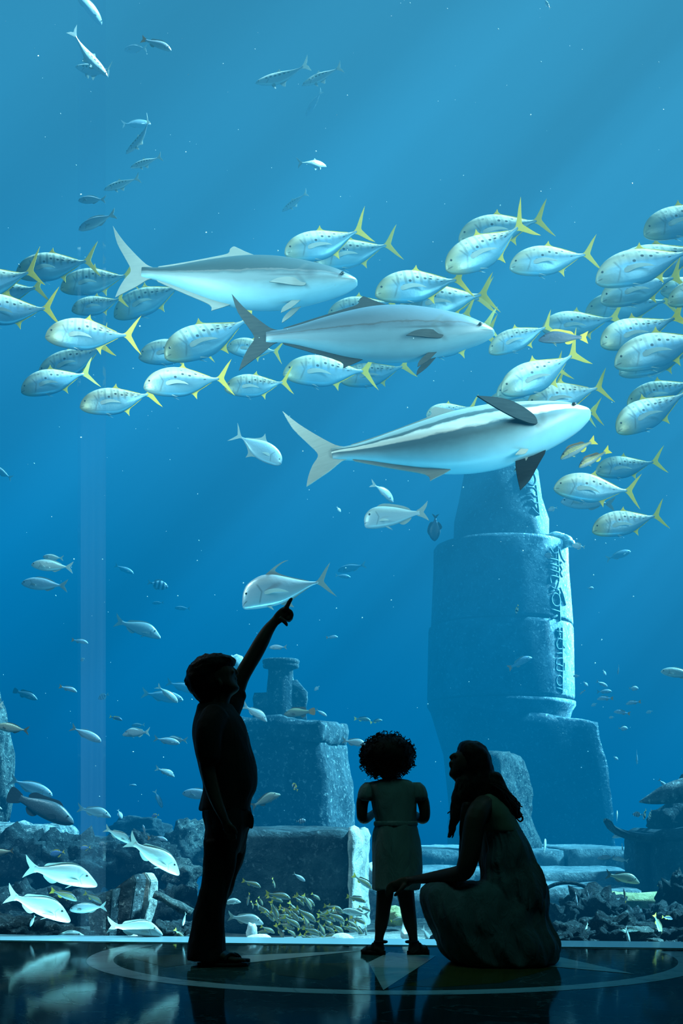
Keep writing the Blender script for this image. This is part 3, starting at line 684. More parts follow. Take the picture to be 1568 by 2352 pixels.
dam('dy', 'yellow_butterflyfish', (.75, .6, .1), (.8, .8, .7), (.8, .8, .7), F_YEL, F_YEL, (2.5, 1.0, (.05, .06, .06)))
dam('dt', 'blue_surgeonfish', (.12, .25, .5), (.12, .28, .5), (.2, .35, .55), F_YEL, F_YEL)
# ================================================================ the fish in the tank
ZR = {'A': (0, 460, 2.8), 'B': (460, 460, 2.8), 'C': (1000, 440, 2.7606), 'D': (1000, 800, 2.7606), 'E': (0, 0, 1.96), 'F': (500, 900, 2.8), 'G': (0, 1240, 3.2667),
      'H': (0, 1700, 3.2667), 'I': (480, 1440, 3.0154), 'J': (480, 1840, 3.0154), 'K': (960, 1040, 2.5789), 'L': (1120, 1660, 3.5), 'N': (0, 0, 1)}
def zp(z, x, y):
    a, b, s = ZR[z]; return (a + x / s, b + y / s)
def school(rows, group=None, **kw):
    for r in rows:
        z, key, nx, ny, fx, fy, Y, yaw, bend, label = r[:10]
        k2 = dict(kw)
        Y += k2.pop('deeper', 0)
        if k2.pop('squeeze', 0): Y = 7.0 + (Y - 7.5) * .4
        if len(r) > 10: k2.update(r[10])
        place_fish(key, zp(z, nx, ny), zp(z, fx, fy), Y, yaw, label, bend=bend, group=k2.pop('group', group), **k2)

school([
 ('N', 'co1', 820, 657, 292, 608, 8.55, -6, 0, 'pale grey cobia with upswept pale forked tail, uppermost of the three big fish', {'roll': -8}),
 ('N', 'co2', 1132, 768, 578, 768, 8.1, -4, 0, 'dark grey cobia with black forked tail swimming below the pale grey one', {'roll': -4}),
 ('N', 'co3', 1347, 957, 724, 1034, 7.75, -6, 0, 'white-banded cobia rolled to show its pale belly, in front of the carved tower', {'roll': -25}),
], 'big cobia')

TVG = 'golden trevally school'
school([
 # left end of the school
 ('A', 'tv', 92, 452, 590, 402, 9.2, 8, 0, 'golden trevally behind the pale cobia\'s tail, topmost at the left end of the school'),
 ('A', 'tv', -330, 560, 215, 450, 8.5, 0, 3, 'golden trevally cut by the left edge, its yellow tail crossing the topmost fish'),
 ('A', 'tv', -220, 640, 262, 566, 9.5, 5, 0, 'golden trevally almost hidden under another at the left edge, only tail and back clear'),
 ('A', 'tv', -230, 700, 322, 690, 8.2, 0, 1, 'golden trevally with dark bars cut by the left edge, tail touching the fish below'),
 ('A', 'tv', 378, 545, 842, 498, 9.5, 10, 0, 'hazy golden trevally half hidden by the pale cobia\'s lower tail lobe'),
 ('A', 'tv', 452, 690, 790, 642, 9.3, 12, 1, 'small tan golden trevally under the pale cobia\'s tail, its tail over a spotted neighbour'),
 ('A', 'tv', 722, 725, 1190, 560, 9.8, 10, 0, 'strongly spotted golden trevally with its tail hidden behind the pale cobia\'s belly'),
 ('A', 'tv', 290, 868, 845, 868, 7.9, 0, 0, 'golden trevally in clear side view with long pale side fin and bright yellow tail'),
 ('A', 'tv', 225, 1095, 690, 955, 8.8, 18, 1, 'barred golden trevally directly below the one with the bright yellow tail'),
 ('A', 'tv', 143, 1240, 560, 1100, 8.5, -10, 2, 'slim twisting golden trevally, lowest at the left end of the school'),
 ('A', 'tv', 884, 990, 1330, 962, 9.2, 10, 0, 'golden trevally whose head shows ahead of the large grey one'),
 ('N', 'tv', 378, 822, 578, 724, 8.5, -6, 1, 'large grey golden trevally with its back end behind the dark cobia\'s tail'),
 ('A', 'tv', 922, 1195, 1440, 1145, 7.9, 0, 0, 'shadowed golden trevally with a long yellow back line, below the dark cobia\'s tail'),
 ('A', 'tv', 505, 1312, 985, 1250, 8.2, 8, 1, 'barred golden trevally, lowest of all near the pale window joint'),
 ('B', 'tv', 150, 1192, 555, 1180, 8.8, 12, 1, 'gleaming white golden trevally just below the dark cobia\'s tail'),
 # middle
 ('B', 'tv', 540, 348, 1035, 172, 8.7, -6, 3, 'spotted golden trevally rising over the pale cobia\'s head, tail highest'),
 ('B', 'tv', 725, 395, 1225, 290, 9.3, 4, 0, 'golden trevally overlapped by the spotted one above the pale cobia\'s head'),
 ('N', 'tv', 860, 677, 1060, 638, 8.5, -4, 0, 'golden trevally facing the pale cobia\'s snout nose to nose'),
 ('B', 'tv', 815, 730, 1240, 660, 9.5, 8, 0, 'golden trevally showing its yellow-tipped back above the dark cobia\'s back fin'),
 ('N', 'tv', 915, 712, 1118, 672, 8.7, -4, 0, 'golden trevally with the large swept yellow tail above the dark cobia\'s head'),
 ('N', 'tv', 905, 748, 1078, 722, 9.0, 0, 0, 'golden trevally whose pale back runs along the dark cobia\'s forehead'),
 ('N', 'tv', 920, 700, 1112, 686, 9.8, 4, 1, 'golden trevally hidden but for head and lower tail lobe, above the dark cobia\'s head'),
 ('N', 'tv', 935, 800, 1128, 768, 8.9, 0, 0, 'golden trevally hidden behind the dark cobia\'s face, only its white-yellow tail out'),
 ('N', 'tv', 945, 770, 1126, 745, 9.6, 0, 2, 'golden trevally hidden behind the dark cobia\'s forehead, only its tail tips out'),
 ('B', 'tv', 530, 1108, 1080, 1098, 9.0, 0, 0, 'yellow-faced golden trevally under the dark cobia\'s belly fin'),
 ('B', 'tv', 168, 930, 500, 985, 9.4, 12, 0, 'golden trevally mostly hidden behind the dark cobia\'s tail stalk'),
 ('B', 'tv', 900, 1150, 1325, 1068, 9.7, 6, 1, 'golden trevally mostly hidden behind the dark cobia\'s belly'),
 # right
 ('C', 'tv', 143, 302, 672, 178, 8.9, 0, 0, 'golden trevally behind the spotted diver, its tail crossing the other\'s tail'),
 ('C', 'tv', 58, 505, 555, 185, 8.3, -8, 3, 'spotted golden trevally diving head down with tail pointing straight up'),
 ('C', 'tv', 467, 478, 980, 395, 8.3, 0, 0, 'golden trevally in clear side view alone in the gap right of the diving one'),
 ('C', 'tv', 1320, 258, 1860, 60, 8.6, 4, 1, 'golden trevally cut by the right edge, highest of the whole school'),
 ('C', 'tv', 1015, 555, 1620, 385, 8.1, 4, 0, 'large shadowed golden trevally entering at the right edge below the highest one'),
 ('C', 'tv', 1125, 498, 1760, 345, 8.7, 4, 1, 'golden trevally overlapped by the large shadowed one at the right edge'),
 ('C', 'tv', 1040, 700, 1540, 530, 8.5, -4, 0, 'golden trevally with bright yellow side fin in the crowd at the right edge'),
 ('C', 'tv', 950, 755, 1480, 700, 9.6, 6, 0, 'hazy golden trevally lowest in the crowd with the bright side-finned fish'),
 ('C', 'tv', 675, 860, 1150, 800, 9.1, 4, 1, 'golden trevally with a smooth arched back above the dark yellow-tailed snapper'),
 ('C', 'tv', 338, 1005, 715, 862, 8.6, 8, 0, 'small olive barred golden trevally just ahead of the dark cobia\'s snout'),
 ('C', 'tv', 1040, 970, 1555, 782, 8.3, -3, 1, 'golden trevally with long yellow side fin above the pair at the right edge'),
 ('C', 'tv', 1130, 1095, 1720, 905, 8.1, 0, 0, 'large grey golden trevally at the right edge overlapping one below it'),
 ('C', 'tv', 1165, 1140, 1640, 1020, 8.9, 6, 2, 'golden trevally showing only its pale belly below the large grey one'),
 ('C', 'tv', 1475, 695, 1900, 560, 8.2, 6, 0, 'golden trevally showing only its face at the right edge among the crowd'),
 ('C', 'tv', 1430, 620, 1860, 600, 8.9, 6, 1, 'bright white golden trevally at the right edge behind the one showing its face'),
 ('D', 'tv', 410, 280, 895, 15, 8.1, -6, 3, 'large golden trevally slanting head down above the banded cobia\'s head, long yellow side fin'),
 ('D', 'tv', 385, 300, 790, 130, 8.8, 4, 0, 'golden trevally tucked behind the large slanting one, belly and fin visible'),
 ('D', 'tv', 315, 375, 780, 265, 9.0, 8, 1, 'barred golden trevally between the large slanting one and the banded cobia'),
 ('D', 'tv', 572, 370, 1055, 243, 8.3, -2, 0, 'dark golden trevally right above the banded cobia\'s eye, tail swept up'),
 ('D', 'tv', 1140, 525, 1620, 260, 8.1, -3, 1, 'large barred golden trevally facing down at the right edge beside the cobia\'s snout'),
 ('D', 'tv', 1215, 350, 1640, 215, 8.9, 6, 0, 'golden trevally behind the large barred one facing down'),
 ('D', 'tv', 620, 440, 1015, 405, 8.6, 0, 0, 'golden trevally hidden by the banded cobia\'s head, its white tail past the snout'),
 ('D', 'tv', 640, 430, 980, 425, 9.3, 0, 2, 'golden trevally hidden by the banded cobia\'s head, its yellow tail at the snout'),
 ('D', 'tv', -60, 420, 245, 372, 9.0, 5, 1, 'golden trevally showing only its back above the banded cobia\'s back'),
 ('D', 'tv', 1015, 775, 1405, 718, 8.8, 4, 1, 'golden trevally behind the big-bodied one below the two striped snappers'),
 ('D', 'tv', 748, 880, 1245, 905, 8.0, 0, 0, 'big-bodied golden trevally below the two striped snappers'),
 ('D', 'ff', 795, 965, 1110, 990, 10.0, 6, 0, 'small blue fish half hidden under the big-bodied golden trevally', {'group': None}),
 ('D', 'tv', 990, 1155, 1415, 1058, 8.0, 0, 0, 'golden trevally swimming alone, lowest on the right of the tower'),
], TVG, deeper=.6)
school([
 ('C', 'sd', 655, 922, 945, 930, 8.0, 6, 0, 'dark blue snapper with yellow tail among the golden trevally'),
 ('D', 'sn', 788, 690, 1000, 590, 8.0, 5, 0, 'striped brown snapper with yellow tail, upper of two below the cobia\'s snout'),
 ('D', 'sn', 905, 745, 1090, 650, 7.9, 5, 1, 'striped brown snapper with yellow tail, lower of two below the cobia\'s snout'),
])
QG = 'spotted queenfish near the surface'
school([
 ('E', 'qf', 1147, 362, 1380, 303, 11, 10, 1, 'spotted queenfish ahead of its twin high above the cobia'),
 ('E', 'qf', 1357, 378, 1530, 312, 11, 8, 0, 'spotted queenfish with raised tail following its twin high above the cobia'),
 ('E', 'qf', 556, 660, 675, 575, 11, 40, 1, 'foreshortened queenfish, uppermost of the three beside the window joint'),
 ('E', 'qf', 585, 752, 722, 710, 11, 5, 0, 'spotted queenfish, middle of the three beside the window joint'),
 ('E', 'qf', 465, 852, 622, 806, 11, 5, 0, 'spotted queenfish, lowest of the three beside the window joint'),
 ('E', 'qf', 478, 322, 338, 168, 10.5, 20, 2, 'slim queenfish diving to the right in front of the window joint'),
 ('E', 'qf', 328, 268, 500, 345, 11.4, 30, 1, 'gleaming queenfish with pale fins below the diving slim one'),
 ('E', 'qf', 1468, 728, 1348, 755, 12, 35, 1, 'queenfish facing right with lowered belly fin, upper of a pair in mid water'),
 ('E', 'qf', 1268, 938, 1378, 884, 12, 25, 0, 'pale queenfish heading down, lower of a pair in mid water'),
], QG)
school([
 ('E', 'so', 772, 218, 645, 181, 10.5, 5, 0, 'small tan fish with orange tail near the top of the window', {'named': 'orange_tailed_fish'}),
 ('E', 'ff', 1375, 505, 1445, 430, 17, 30, 0, 'ghostly fish far off in the haze below the queenfish twins'),
 ('E', 'ff', 450, 82, 320, -20, 15, 30, 1, 'large ghostly fish cut by the top edge at the window joint'),
 ('E', 'ff', 555, 205, 660, 235, 16, 30, 0, 'ghostly fish behind the small tan one with orange tail'),
 ('E', 'ff', 675, 545, 560, 570, 18, 20, 0, 'hazy fish just above the foreshortened queenfish'),
 ('N', 'ff', 178, 522, 262, 498, 10.5, 15, 0, 'pale fish seen through the window joint beside the pale cobia\'s tail tip'),
 ('N', 'ff', 178, 456, 240, 462, 11.5, 15, 0, 'blurred fish seen through the window joint above the school'),
 ('N', 'qf', 1252, -2, 1262, 22, 11, 20, 0, 'tiny fish cut by the top edge at upper right'),
 ('F', 'po', 412, 448, 128, 285, 9.3, 8, 0, 'deep-bodied pompano facing down right behind the banded cobia\'s tail'),
 ('F', 'sb', 940, 822, 1322, 778, 8.8, 6, 0, 'steep-headed bream with bulging eyes below the banded cobia\'s belly'),
 ('F', 'ff', 1130, 692, 995, 612, 9.6, 40, 1, 'thin fish seen nearly edge-on above the steep-headed bream'),
 ('F', 'tf', 148, 1320, 682, 1218, 7.8, 0, 0, 'threadfin trevally with steep forehead just above the pointing hand'),
 ('F', 'ff', 852, 1190, 762, 1182, 15, 10, 0, 'faint round fish behind the threadfin trevally\'s tail'),
 ('F', 'ff', 770, 1150, 940, 1115, 16, 5, 0, 'faint long fish in the haze right of the threadfin trevally\'s tail'),
 ('F', 'dd', 1392, 958, 1398, 800, 11, 10, 0, 'dark surgeonfish nose down beside the carved tower'),
 ('F', 'dp', 790, 772, 766, 742, 10, 20, 0, 'tiny pale fish in open water below the banded cobia'),
 # left mid water
 ('G', 'fs', 232, 182, 528, 208, 8.9, 4, 0, 'silver fusilier with yellow flecks, upper of the pair at the left'),
 ('G', 'fs', 318, 124, 468, 140, 9.2, 10, 0, 'fusilier peeking over the back of the upper silver one', {'grow': 1.0}),
 ('G', 'ff', 158, 320, 485, 346, 9.4, 4, 0, 'grey fish swimming just below the silver fusilier'),
 ('G', 'gb', 1207, 712, 890, 616, 12, 8, 0, 'hazy sloping-headed bream facing right above the boy\'s head'),
 ('G', 'so', 660, 770, 545, 752, 10.5, 8, 0, 'small slim fish with orange tail in the window joint\'s reach'),
 ('G', 'dp', 600, 905, 636, 892, 10.5, 40, 0, 'small pale fish seen head-on below the slim orange-tailed one'),
 ('G', 'so', 576, 1134, 455, 1102, 9.8, 15, 0, 'small blue-grey fish with yellow-orange fins left of the boy\'s head'),
 ('G', 'gd', 278, 1190, 120, 1135, 13, 10, 0, 'dim dark fish at far left level with the boy\'s neck'),
 ('G', 'em', -170, 1255, 12, 1240, 8.4, 0, 0, 'white tail of a fish leaving by the left edge'),
 ('G', 'fs', 1330, 1218, 1190, 1105, 10.3, 15, 1, 'silver fish diving right behind the boy\'s neck'),
 ('G', 'ff', 1372, 1198, 1085, 1152, 13.5, 5, 0, 'faint fish overlapping the silver one behind the boy\'s neck'),
 ('G', 'ff', 1490, 1140, 1265, 1072, 14.5, 5, 0, 'faint fish partly hidden by the back of the boy\'s head'),
 ('G', 'fb', -30, 1395, 203, 1430, 8.8, 4, 0, 'brown fish with reddish tail entering at the left edge'),
 ('G', 'ff', 757, 1512, 550, 1412, 9.3, 8, 0, 'oval grey fish facing down right below the window joint'),
 ('G', 'em', 912, 1448, 1115, 1445, 9.3, 20, 1, 'bright silver bream, first of the pair behind the boy\'s back'),
 ('G', 'ff', 1345, 1525, 1170, 1492, 10, 12, 0, 'bluish fish overlapping another behind the boy\'s back, facing right'),
 ('G', 'gb', 1235, 1495, 1395, 1505, 10.3, 12, 0, 'bluish bream overlapping another behind the boy\'s back, facing left'),
 ('G', 'ff', 985, 1392, 1080, 1388, 13, 10, 0, 'faint small fish just above the bright silver bream'),
 ('G', 'sd', 918, 1350, 828, 1327, 11, 8, 0, 'dark little fish with a yellow tail above the bright silver bream'),
 ('G', 'db', 1258, 352, 1118, 322, 14.5, 10, 0, 'hazy banded fish high above the boy\'s head'),
 ('G', 'ff', 1140, 475, 1222, 472, 16, 10, 0, 'faint small fish, first of two above the hazy sloping-headed bream'),
 ('G', 'ff', 1310, 510, 1420, 516, 16, 5, 0, 'faint slim fish, second of two above the hazy sloping-headed bream'),
 ('G', 'ff', 1000, 250, 872, 195, 17, 10, 0, 'barely visible fish in the haze right of the window joint'),
 ('G', 'db', 735, 1192, 812, 1160, 13.5, 15, 0, 'dim banded fish in the window joint left of the boy\'s head'),
 ('N', 'ff', -20, 1070, 25, 1098, 13, 5, 0, 'faint fish cut by the left edge above the fusiliers'),
 # lower left
 ('H', 'gd', 557, 606, 112, 420, 8.8, 4, 0, 'large dark speckled grouper with broad tail facing down right'),
 ('H', 'ff', 392, 415, 98, 300, 10.3, 5, 0, 'blue hazy fish behind the large dark grouper\'s back'),
 ('H', 'gb', 832, 562, 600, 512, 10, 6, 1, 'grey bream with blunt head just right of the dark grouper'),
 ('H', 'ff', 1022, 338, 975, 335, 12, 20, 0, 'tiny hazy fish behind the boy\'s elbow'),
 ('H', 'gb', 1306, 265, 1182, 215, 10.4, 30, 1, 'bream foreshortened and facing away beside the boy\'s arm'),
 ('H', 'ff', 1215, 508, 1165, 385, 12, 15, 0, 'hazy fish diving nose down left of the boy\'s waist'),
 ('H', 'ff', 1365, 397, 1640, 415, 9.9, 5, 0, 'oval fish with its tail hidden behind the boy\'s back'),
 ('H', 'dp', 912, 592, 888, 525, 10, 15, 0, 'small pale fish pointing down right of the grey bream'),
 ('H', 'dt', 1135, 572, 1190, 562, 9.5, 15, 0, 'little yellow and blue fish left of the boy\'s trousers pocket'),
 ('H', 'em', 735, 1056, 222, 958, 6.9, 0, 0, 'white emperor, second highest of the bright four, above the broken slab'),
 ('H', 'em', 1358, 985, 985, 762, 6.9, 3, 1, 'white emperor diving right, highest of the bright four beside the boy\'s leg'),
 ('H', 'em', 538, 1328, 80, 1166, 6.85, 0, 0, 'white emperor nearest the left edge with open lips and dark gill line'),
 ('H', 'em', 1222, 1434, 835, 1392, 6.75, 0, 2, 'pale blue-white emperor, lowest of the bright four, just above the sill'),
 ('H', 'gb', 633, 1458, 385, 1492, 6.85, 8, 0, 'grey bream cut by the window sill below the white emperors'),
 ('H', 'gb', 985, 765, 803, 668, 7.2, 10, 1, 'dark grey bream behind the tail of the diving white emperor'),
 ('H', 'sn', 580, 1196, 392, 1130, 6.95, 6, 0, 'brown snapper with yellow tail between two white emperors'),
 ('H', 'ff', 520, 1272, 782, 1248, 6.95, 5, 0, 'grey fish facing left in front of the broken slab'),
 ('H', 'sn', 765, 1222, 640, 1150, 7.05, 10, 0, 'snapper with yellow tail tucked behind the grey fish facing left'),
 ('H', 'db', 738, 780, 800, 775, 8.5, 10, 0, 'banded damselfish with yellow back above the second white emperor'),
 ('H', 'dt', 600, 815, 676, 804, 8.6, 8, 0, 'blue surgeonfish with yellow fins left of the banded damselfish'),
 ('H', 'dt', 374, 862, 480, 838, 8.7, 8, 0, 'slim blue fish with yellow back above the emperor\'s tail'),
 ('H', 'so', 1256, 748, 1115, 735, 9.0, 6, 0, 'fish with orange tail above the diving white emperor'),
 ('H', 'ff', 1070, 635, 1092, 712, 9.0, 15, 0, 'thin white fish pointing up above the diving white emperor'),
 ('H', 'ff', 1368, 1392, 1395, 1300, 6.85, 25, 0, 'bluish fish nose down at the boy\'s shin'),
 ('H', 'bb', -60, 850, 92, 832, 8.2, 5, 0, 'brown fish with fanned tail at the left edge among dark rocks'),
 ('H', 'sn', 1385, 1500, 1315, 1420, 6.85, 15, 0, 'yellowish snapper pointing down just behind the boy\'s ankle'),
 ('H', 'em', 15, 512, -75, 500, 8.0, 10, 0, 'white snout of a fish poking in at the left edge by the grouper'),
 ('H', 'sn', 1180, 1505, 1120, 1490, 6.8, 25, 0, 'small yellow snapper on the sand below the pale emperor\'s tail side', {'grow': 1.1}),
 ('H', 'ff', 220, 1400, 265, 1320, 6.9, 20, 0, 'blue fish nose down below the emperor nearest the left edge'),
 # centre
 ('I', 'ff', 415, 142, 530, 140, 9.8, 5, 0, 'small slim fish above the broken column cap'),
 ('I', 'em', 405, 645, 248, 552, 9.3, 12, 1, 'bright bream diving behind the boy\'s chest'),
 ('I', 'go', 517, 598, 715, 586, 10, 5, 0, 'brown grouper with orange tail hovering over the ruined pedestal'),
 ('I', 'ff', 815, 618, 745, 575, 11, 10, 0, 'ghostly fish behind the brown grouper\'s orange tail'),
 ('I', 'dp', 728, 440, 762, 412, 11, 20, 0, 'tiny pale fish right of the broken column'),
 ('I', 'gb', 1095, 812, 932, 788, 9.3, 8, 0, 'grey bream facing the girl\'s curly hair'),
 ('I', 'bb', 487, 1148, 305, 1240, 9.0, 5, 0, 'brown fish swimming up right from behind the boy\'s belly'),
 ('I', 'dy', 574, 1082, 612, 1132, 9.0, 35, 0, 'tiny yellow and black butterflyfish in front of the pedestal'),
 ('I', 'db', 672, 1342, 606, 1346, 9.0, 10, 0, 'banded blue damselfish hovering above the big stone block'),
 ('I', 'sn', 1118, 642, 1010, 636, 13, 5, 0, 'faint brown fish in the haze above the girl, larger of two'),
 ('I', 'sn', 1198, 642, 1120, 662, 13, 5, 1, 'faint brown fish in the haze above the girl, smaller of two'),
 ('I', 'so', 892, 66, 815, 74, 12, 8, 0, 'faint little fish with a yellow tail above the girl\'s head'),
])
school([                                 # around the foot of the big block
 ('J', 'sn', 360, 592, 236, 552, 8.6, 5, 0, 'yellow-tailed snapper just right of the boy\'s knee, above the swarm'),
 ('J', 'sn', 456, 602, 440, 535, 8.6, 30, 0, 'little snapper pointing straight down above the swarm'),
 ('J', 'ff', 665, 556, 588, 502, 8.6, 15, 0, 'grey oval fish highest above the snapper swarm'),
 ('J', 'sn', 565, 668, 400, 640, 8.5, 5, 0, 'longest snapper of the swarm\'s upper edge, facing right'),
 ('J', 'sn', 512, 695, 405, 662, 8.8, 5, 1, 'snapper half covered by the longest one at the swarm\'s upper edge'),
 ('J', 'sn', 770, 685, 712, 640, 8.5, 25, 0, 'blue-edged snapper with bright yellow tail at the swarm\'s top right'),
 ('J', 'sn', 262, 722, 280, 640, 8.4, 25, 0, 'bluish snapper nose down near the boy\'s shin'),
 ('J', 'sn', 302, 748, 292, 695, 8.6, 30, 1, 'small snapper nose down beside the bluish one'),
 ('J', 'sn', 348, 756, 328, 690, 8.3, 30, 0, 'blue snapper nose down with yellow fin, third from the boy\'s shin'),
 ('J', 'sn', 372, 722, 345, 665, 8.6, 30, 0, 'snapper nose down behind the blue one with yellow fin'),
 ('J', 'sn', 712, 752, 655, 650, 8.4, 15, 0, 'snapper diving steeply right at the middle of the swarm'),
 ('J', 'sn', 735, 722, 605, 650, 8.7, 10, 0, 'snapper slanting down behind the steep diver'),
 ('J', 'sn', 660, 722, 590, 660, 8.9, 10, 1, 'snapper half hidden left of the steep diver'),
 ('J', 'sn', 440, 762, 430, 715, 8.4, 30, 0, 'tiny snapper nose down left of the swarm\'s middle'),
 ('J', 'sn', 742, 832, 606, 742, 8.0, 6, 0, 'olive snapper slanting down, largest in the middle of the swarm'),
 ('J', 'sn', 942, 832, 815, 772, 8.0, 8, 0, 'olive snapper slanting down near the block\'s bright end'),
 ('J', 'sn', 925, 755, 800, 725, 8.6, 8, 0, 'snapper above the olive one near the block\'s bright end'),
 ('J', 'sn', 1088, 695, 958, 660, 8.2, 6, 0, 'brown snapper crossing the block\'s bright end, lower of two'),
 ('J', 'sn', 1130, 602, 1002, 515, 8.0, 6, 0, 'large snapper with yellow tail crossing the block\'s bright end, upper of two'),
 ('J', 'fs', 920, 758, 1092, 785, 7.9, 5, 0, 'slender pale blue fish facing left before the block\'s bright end'),
 ('J', 'sn', 452, 832, 388, 765, 8.2, 15, 0, 'grey snapper above the white domed rock near the boy'),
 ('J', 'sn', 455, 912, 362, 868, 7.9, 15, 0, 'grey snapper low beside the pale bream\'s chin'),
 ('J', 'sn', 632, 872, 520, 802, 7.9, 8, 0, 'snapper slanting down between the two white domed rocks'),
 ('J', 'sn', 555, 795, 482, 788, 8.4, 15, 0, 'snapper left of the swarm\'s middle, nearly level'),
 ('J', 'sn', 762, 912, 655, 880, 7.9, 8, 0, 'snapper low and level left of the second domed rock'),
 ('J', 'sn', 872, 915, 795, 858, 7.9, 12, 0, 'snapper just above the second white domed rock'),
 ('J', 'sn', 932, 908, 845, 850, 8.0, 12, 1, 'snapper right above the second domed rock, nearer the girl\'s sandal'),
 ('J', 'em', 218, 692, 90, 700, 8.0, 12, 0, 'white bream half hidden by the boy\'s leg'),
 ('J', 'gb', 378, 836, 148, 800, 7.5, 4, 0, 'pale blue bream with forked tail beside the boy\'s shin'),
 ('J', 'sn', 555, 988, 465, 962, 7.5, 8, 0, 'low snapper on the sand right of the first domed rock'),
 ('J', 'sn', 692, 975, 605, 962, 7.6, 8, 0, 'yellowish snapper on the sand in the middle of the bottom row'),
 ('J', 'dp', 690, 965, 742, 950, 7.5, 25, 0, 'bright pale blue round fish on the sand'),
 ('J', 'dp', 505, 900, 525, 900, 7.6, 40, 0, 'little bright blue fish head-on beside a yellow tail'),
 ('J', 'sn', 820, 805, 760, 760, 8.4, 15, 0, 'snapper left of the olive one near the block\'s bright end'),
 ('J', 'sn', 1035, 905, 955, 860, 8.0, 12, 0, 'snapper low beside the girl\'s calf'),
 ('J', 'sn', 1090, 940, 1080, 850, 7.9, 30, 0, 'thin snapper nose down beside the girl\'s ankle'),
 ('J', 'sn', 1120, 760, 1040, 730, 8.5, 10, 0, 'dim snapper beside the girl\'s knee'),
 ('J', 'sn', 730, 960, 660, 925, 7.8, 12, 1, 'dim snapper over the bright round fish'),
 ('J', 'sn', 600, 935, 530, 880, 7.8, 15, 1, 'dim snapper left of the bottom row\'s yellowish one'),
 ('J', 'sn', 1330, 805, 1260, 830, 8.2, 20, 0, 'snapper seen between the girl\'s legs'),
 ('J', 'gb', 1540, 990, 1480, 880, 7.6, 30, 0, 'grey round fish beside the woman\'s hem under the girl'),
], 'snappers around the stone block', squeeze=True)
rs = random.Random(3)
for k in range(46):                      # the murky rear of the swarm
    x, y = rs.uniform(360, 1110), rs.uniform(740, 965); a = rs.uniform(-0.3, 1.2); l = rs.uniform(85, 135)
    place_fish('sn', zp('J', x + l / 2 * math.cos(a), y + l / 2 * math.sin(a)), zp('J', x - l / 2 * math.cos(a), y - l / 2 * math.sin(a)), rs.uniform(7.25, 7.55), rs.uniform(-25, 25),
               'dim yellow-tailed snapper in the thick of the swarm before the stone block', bend=k % 3, group='snappers in the thick of the swarm')
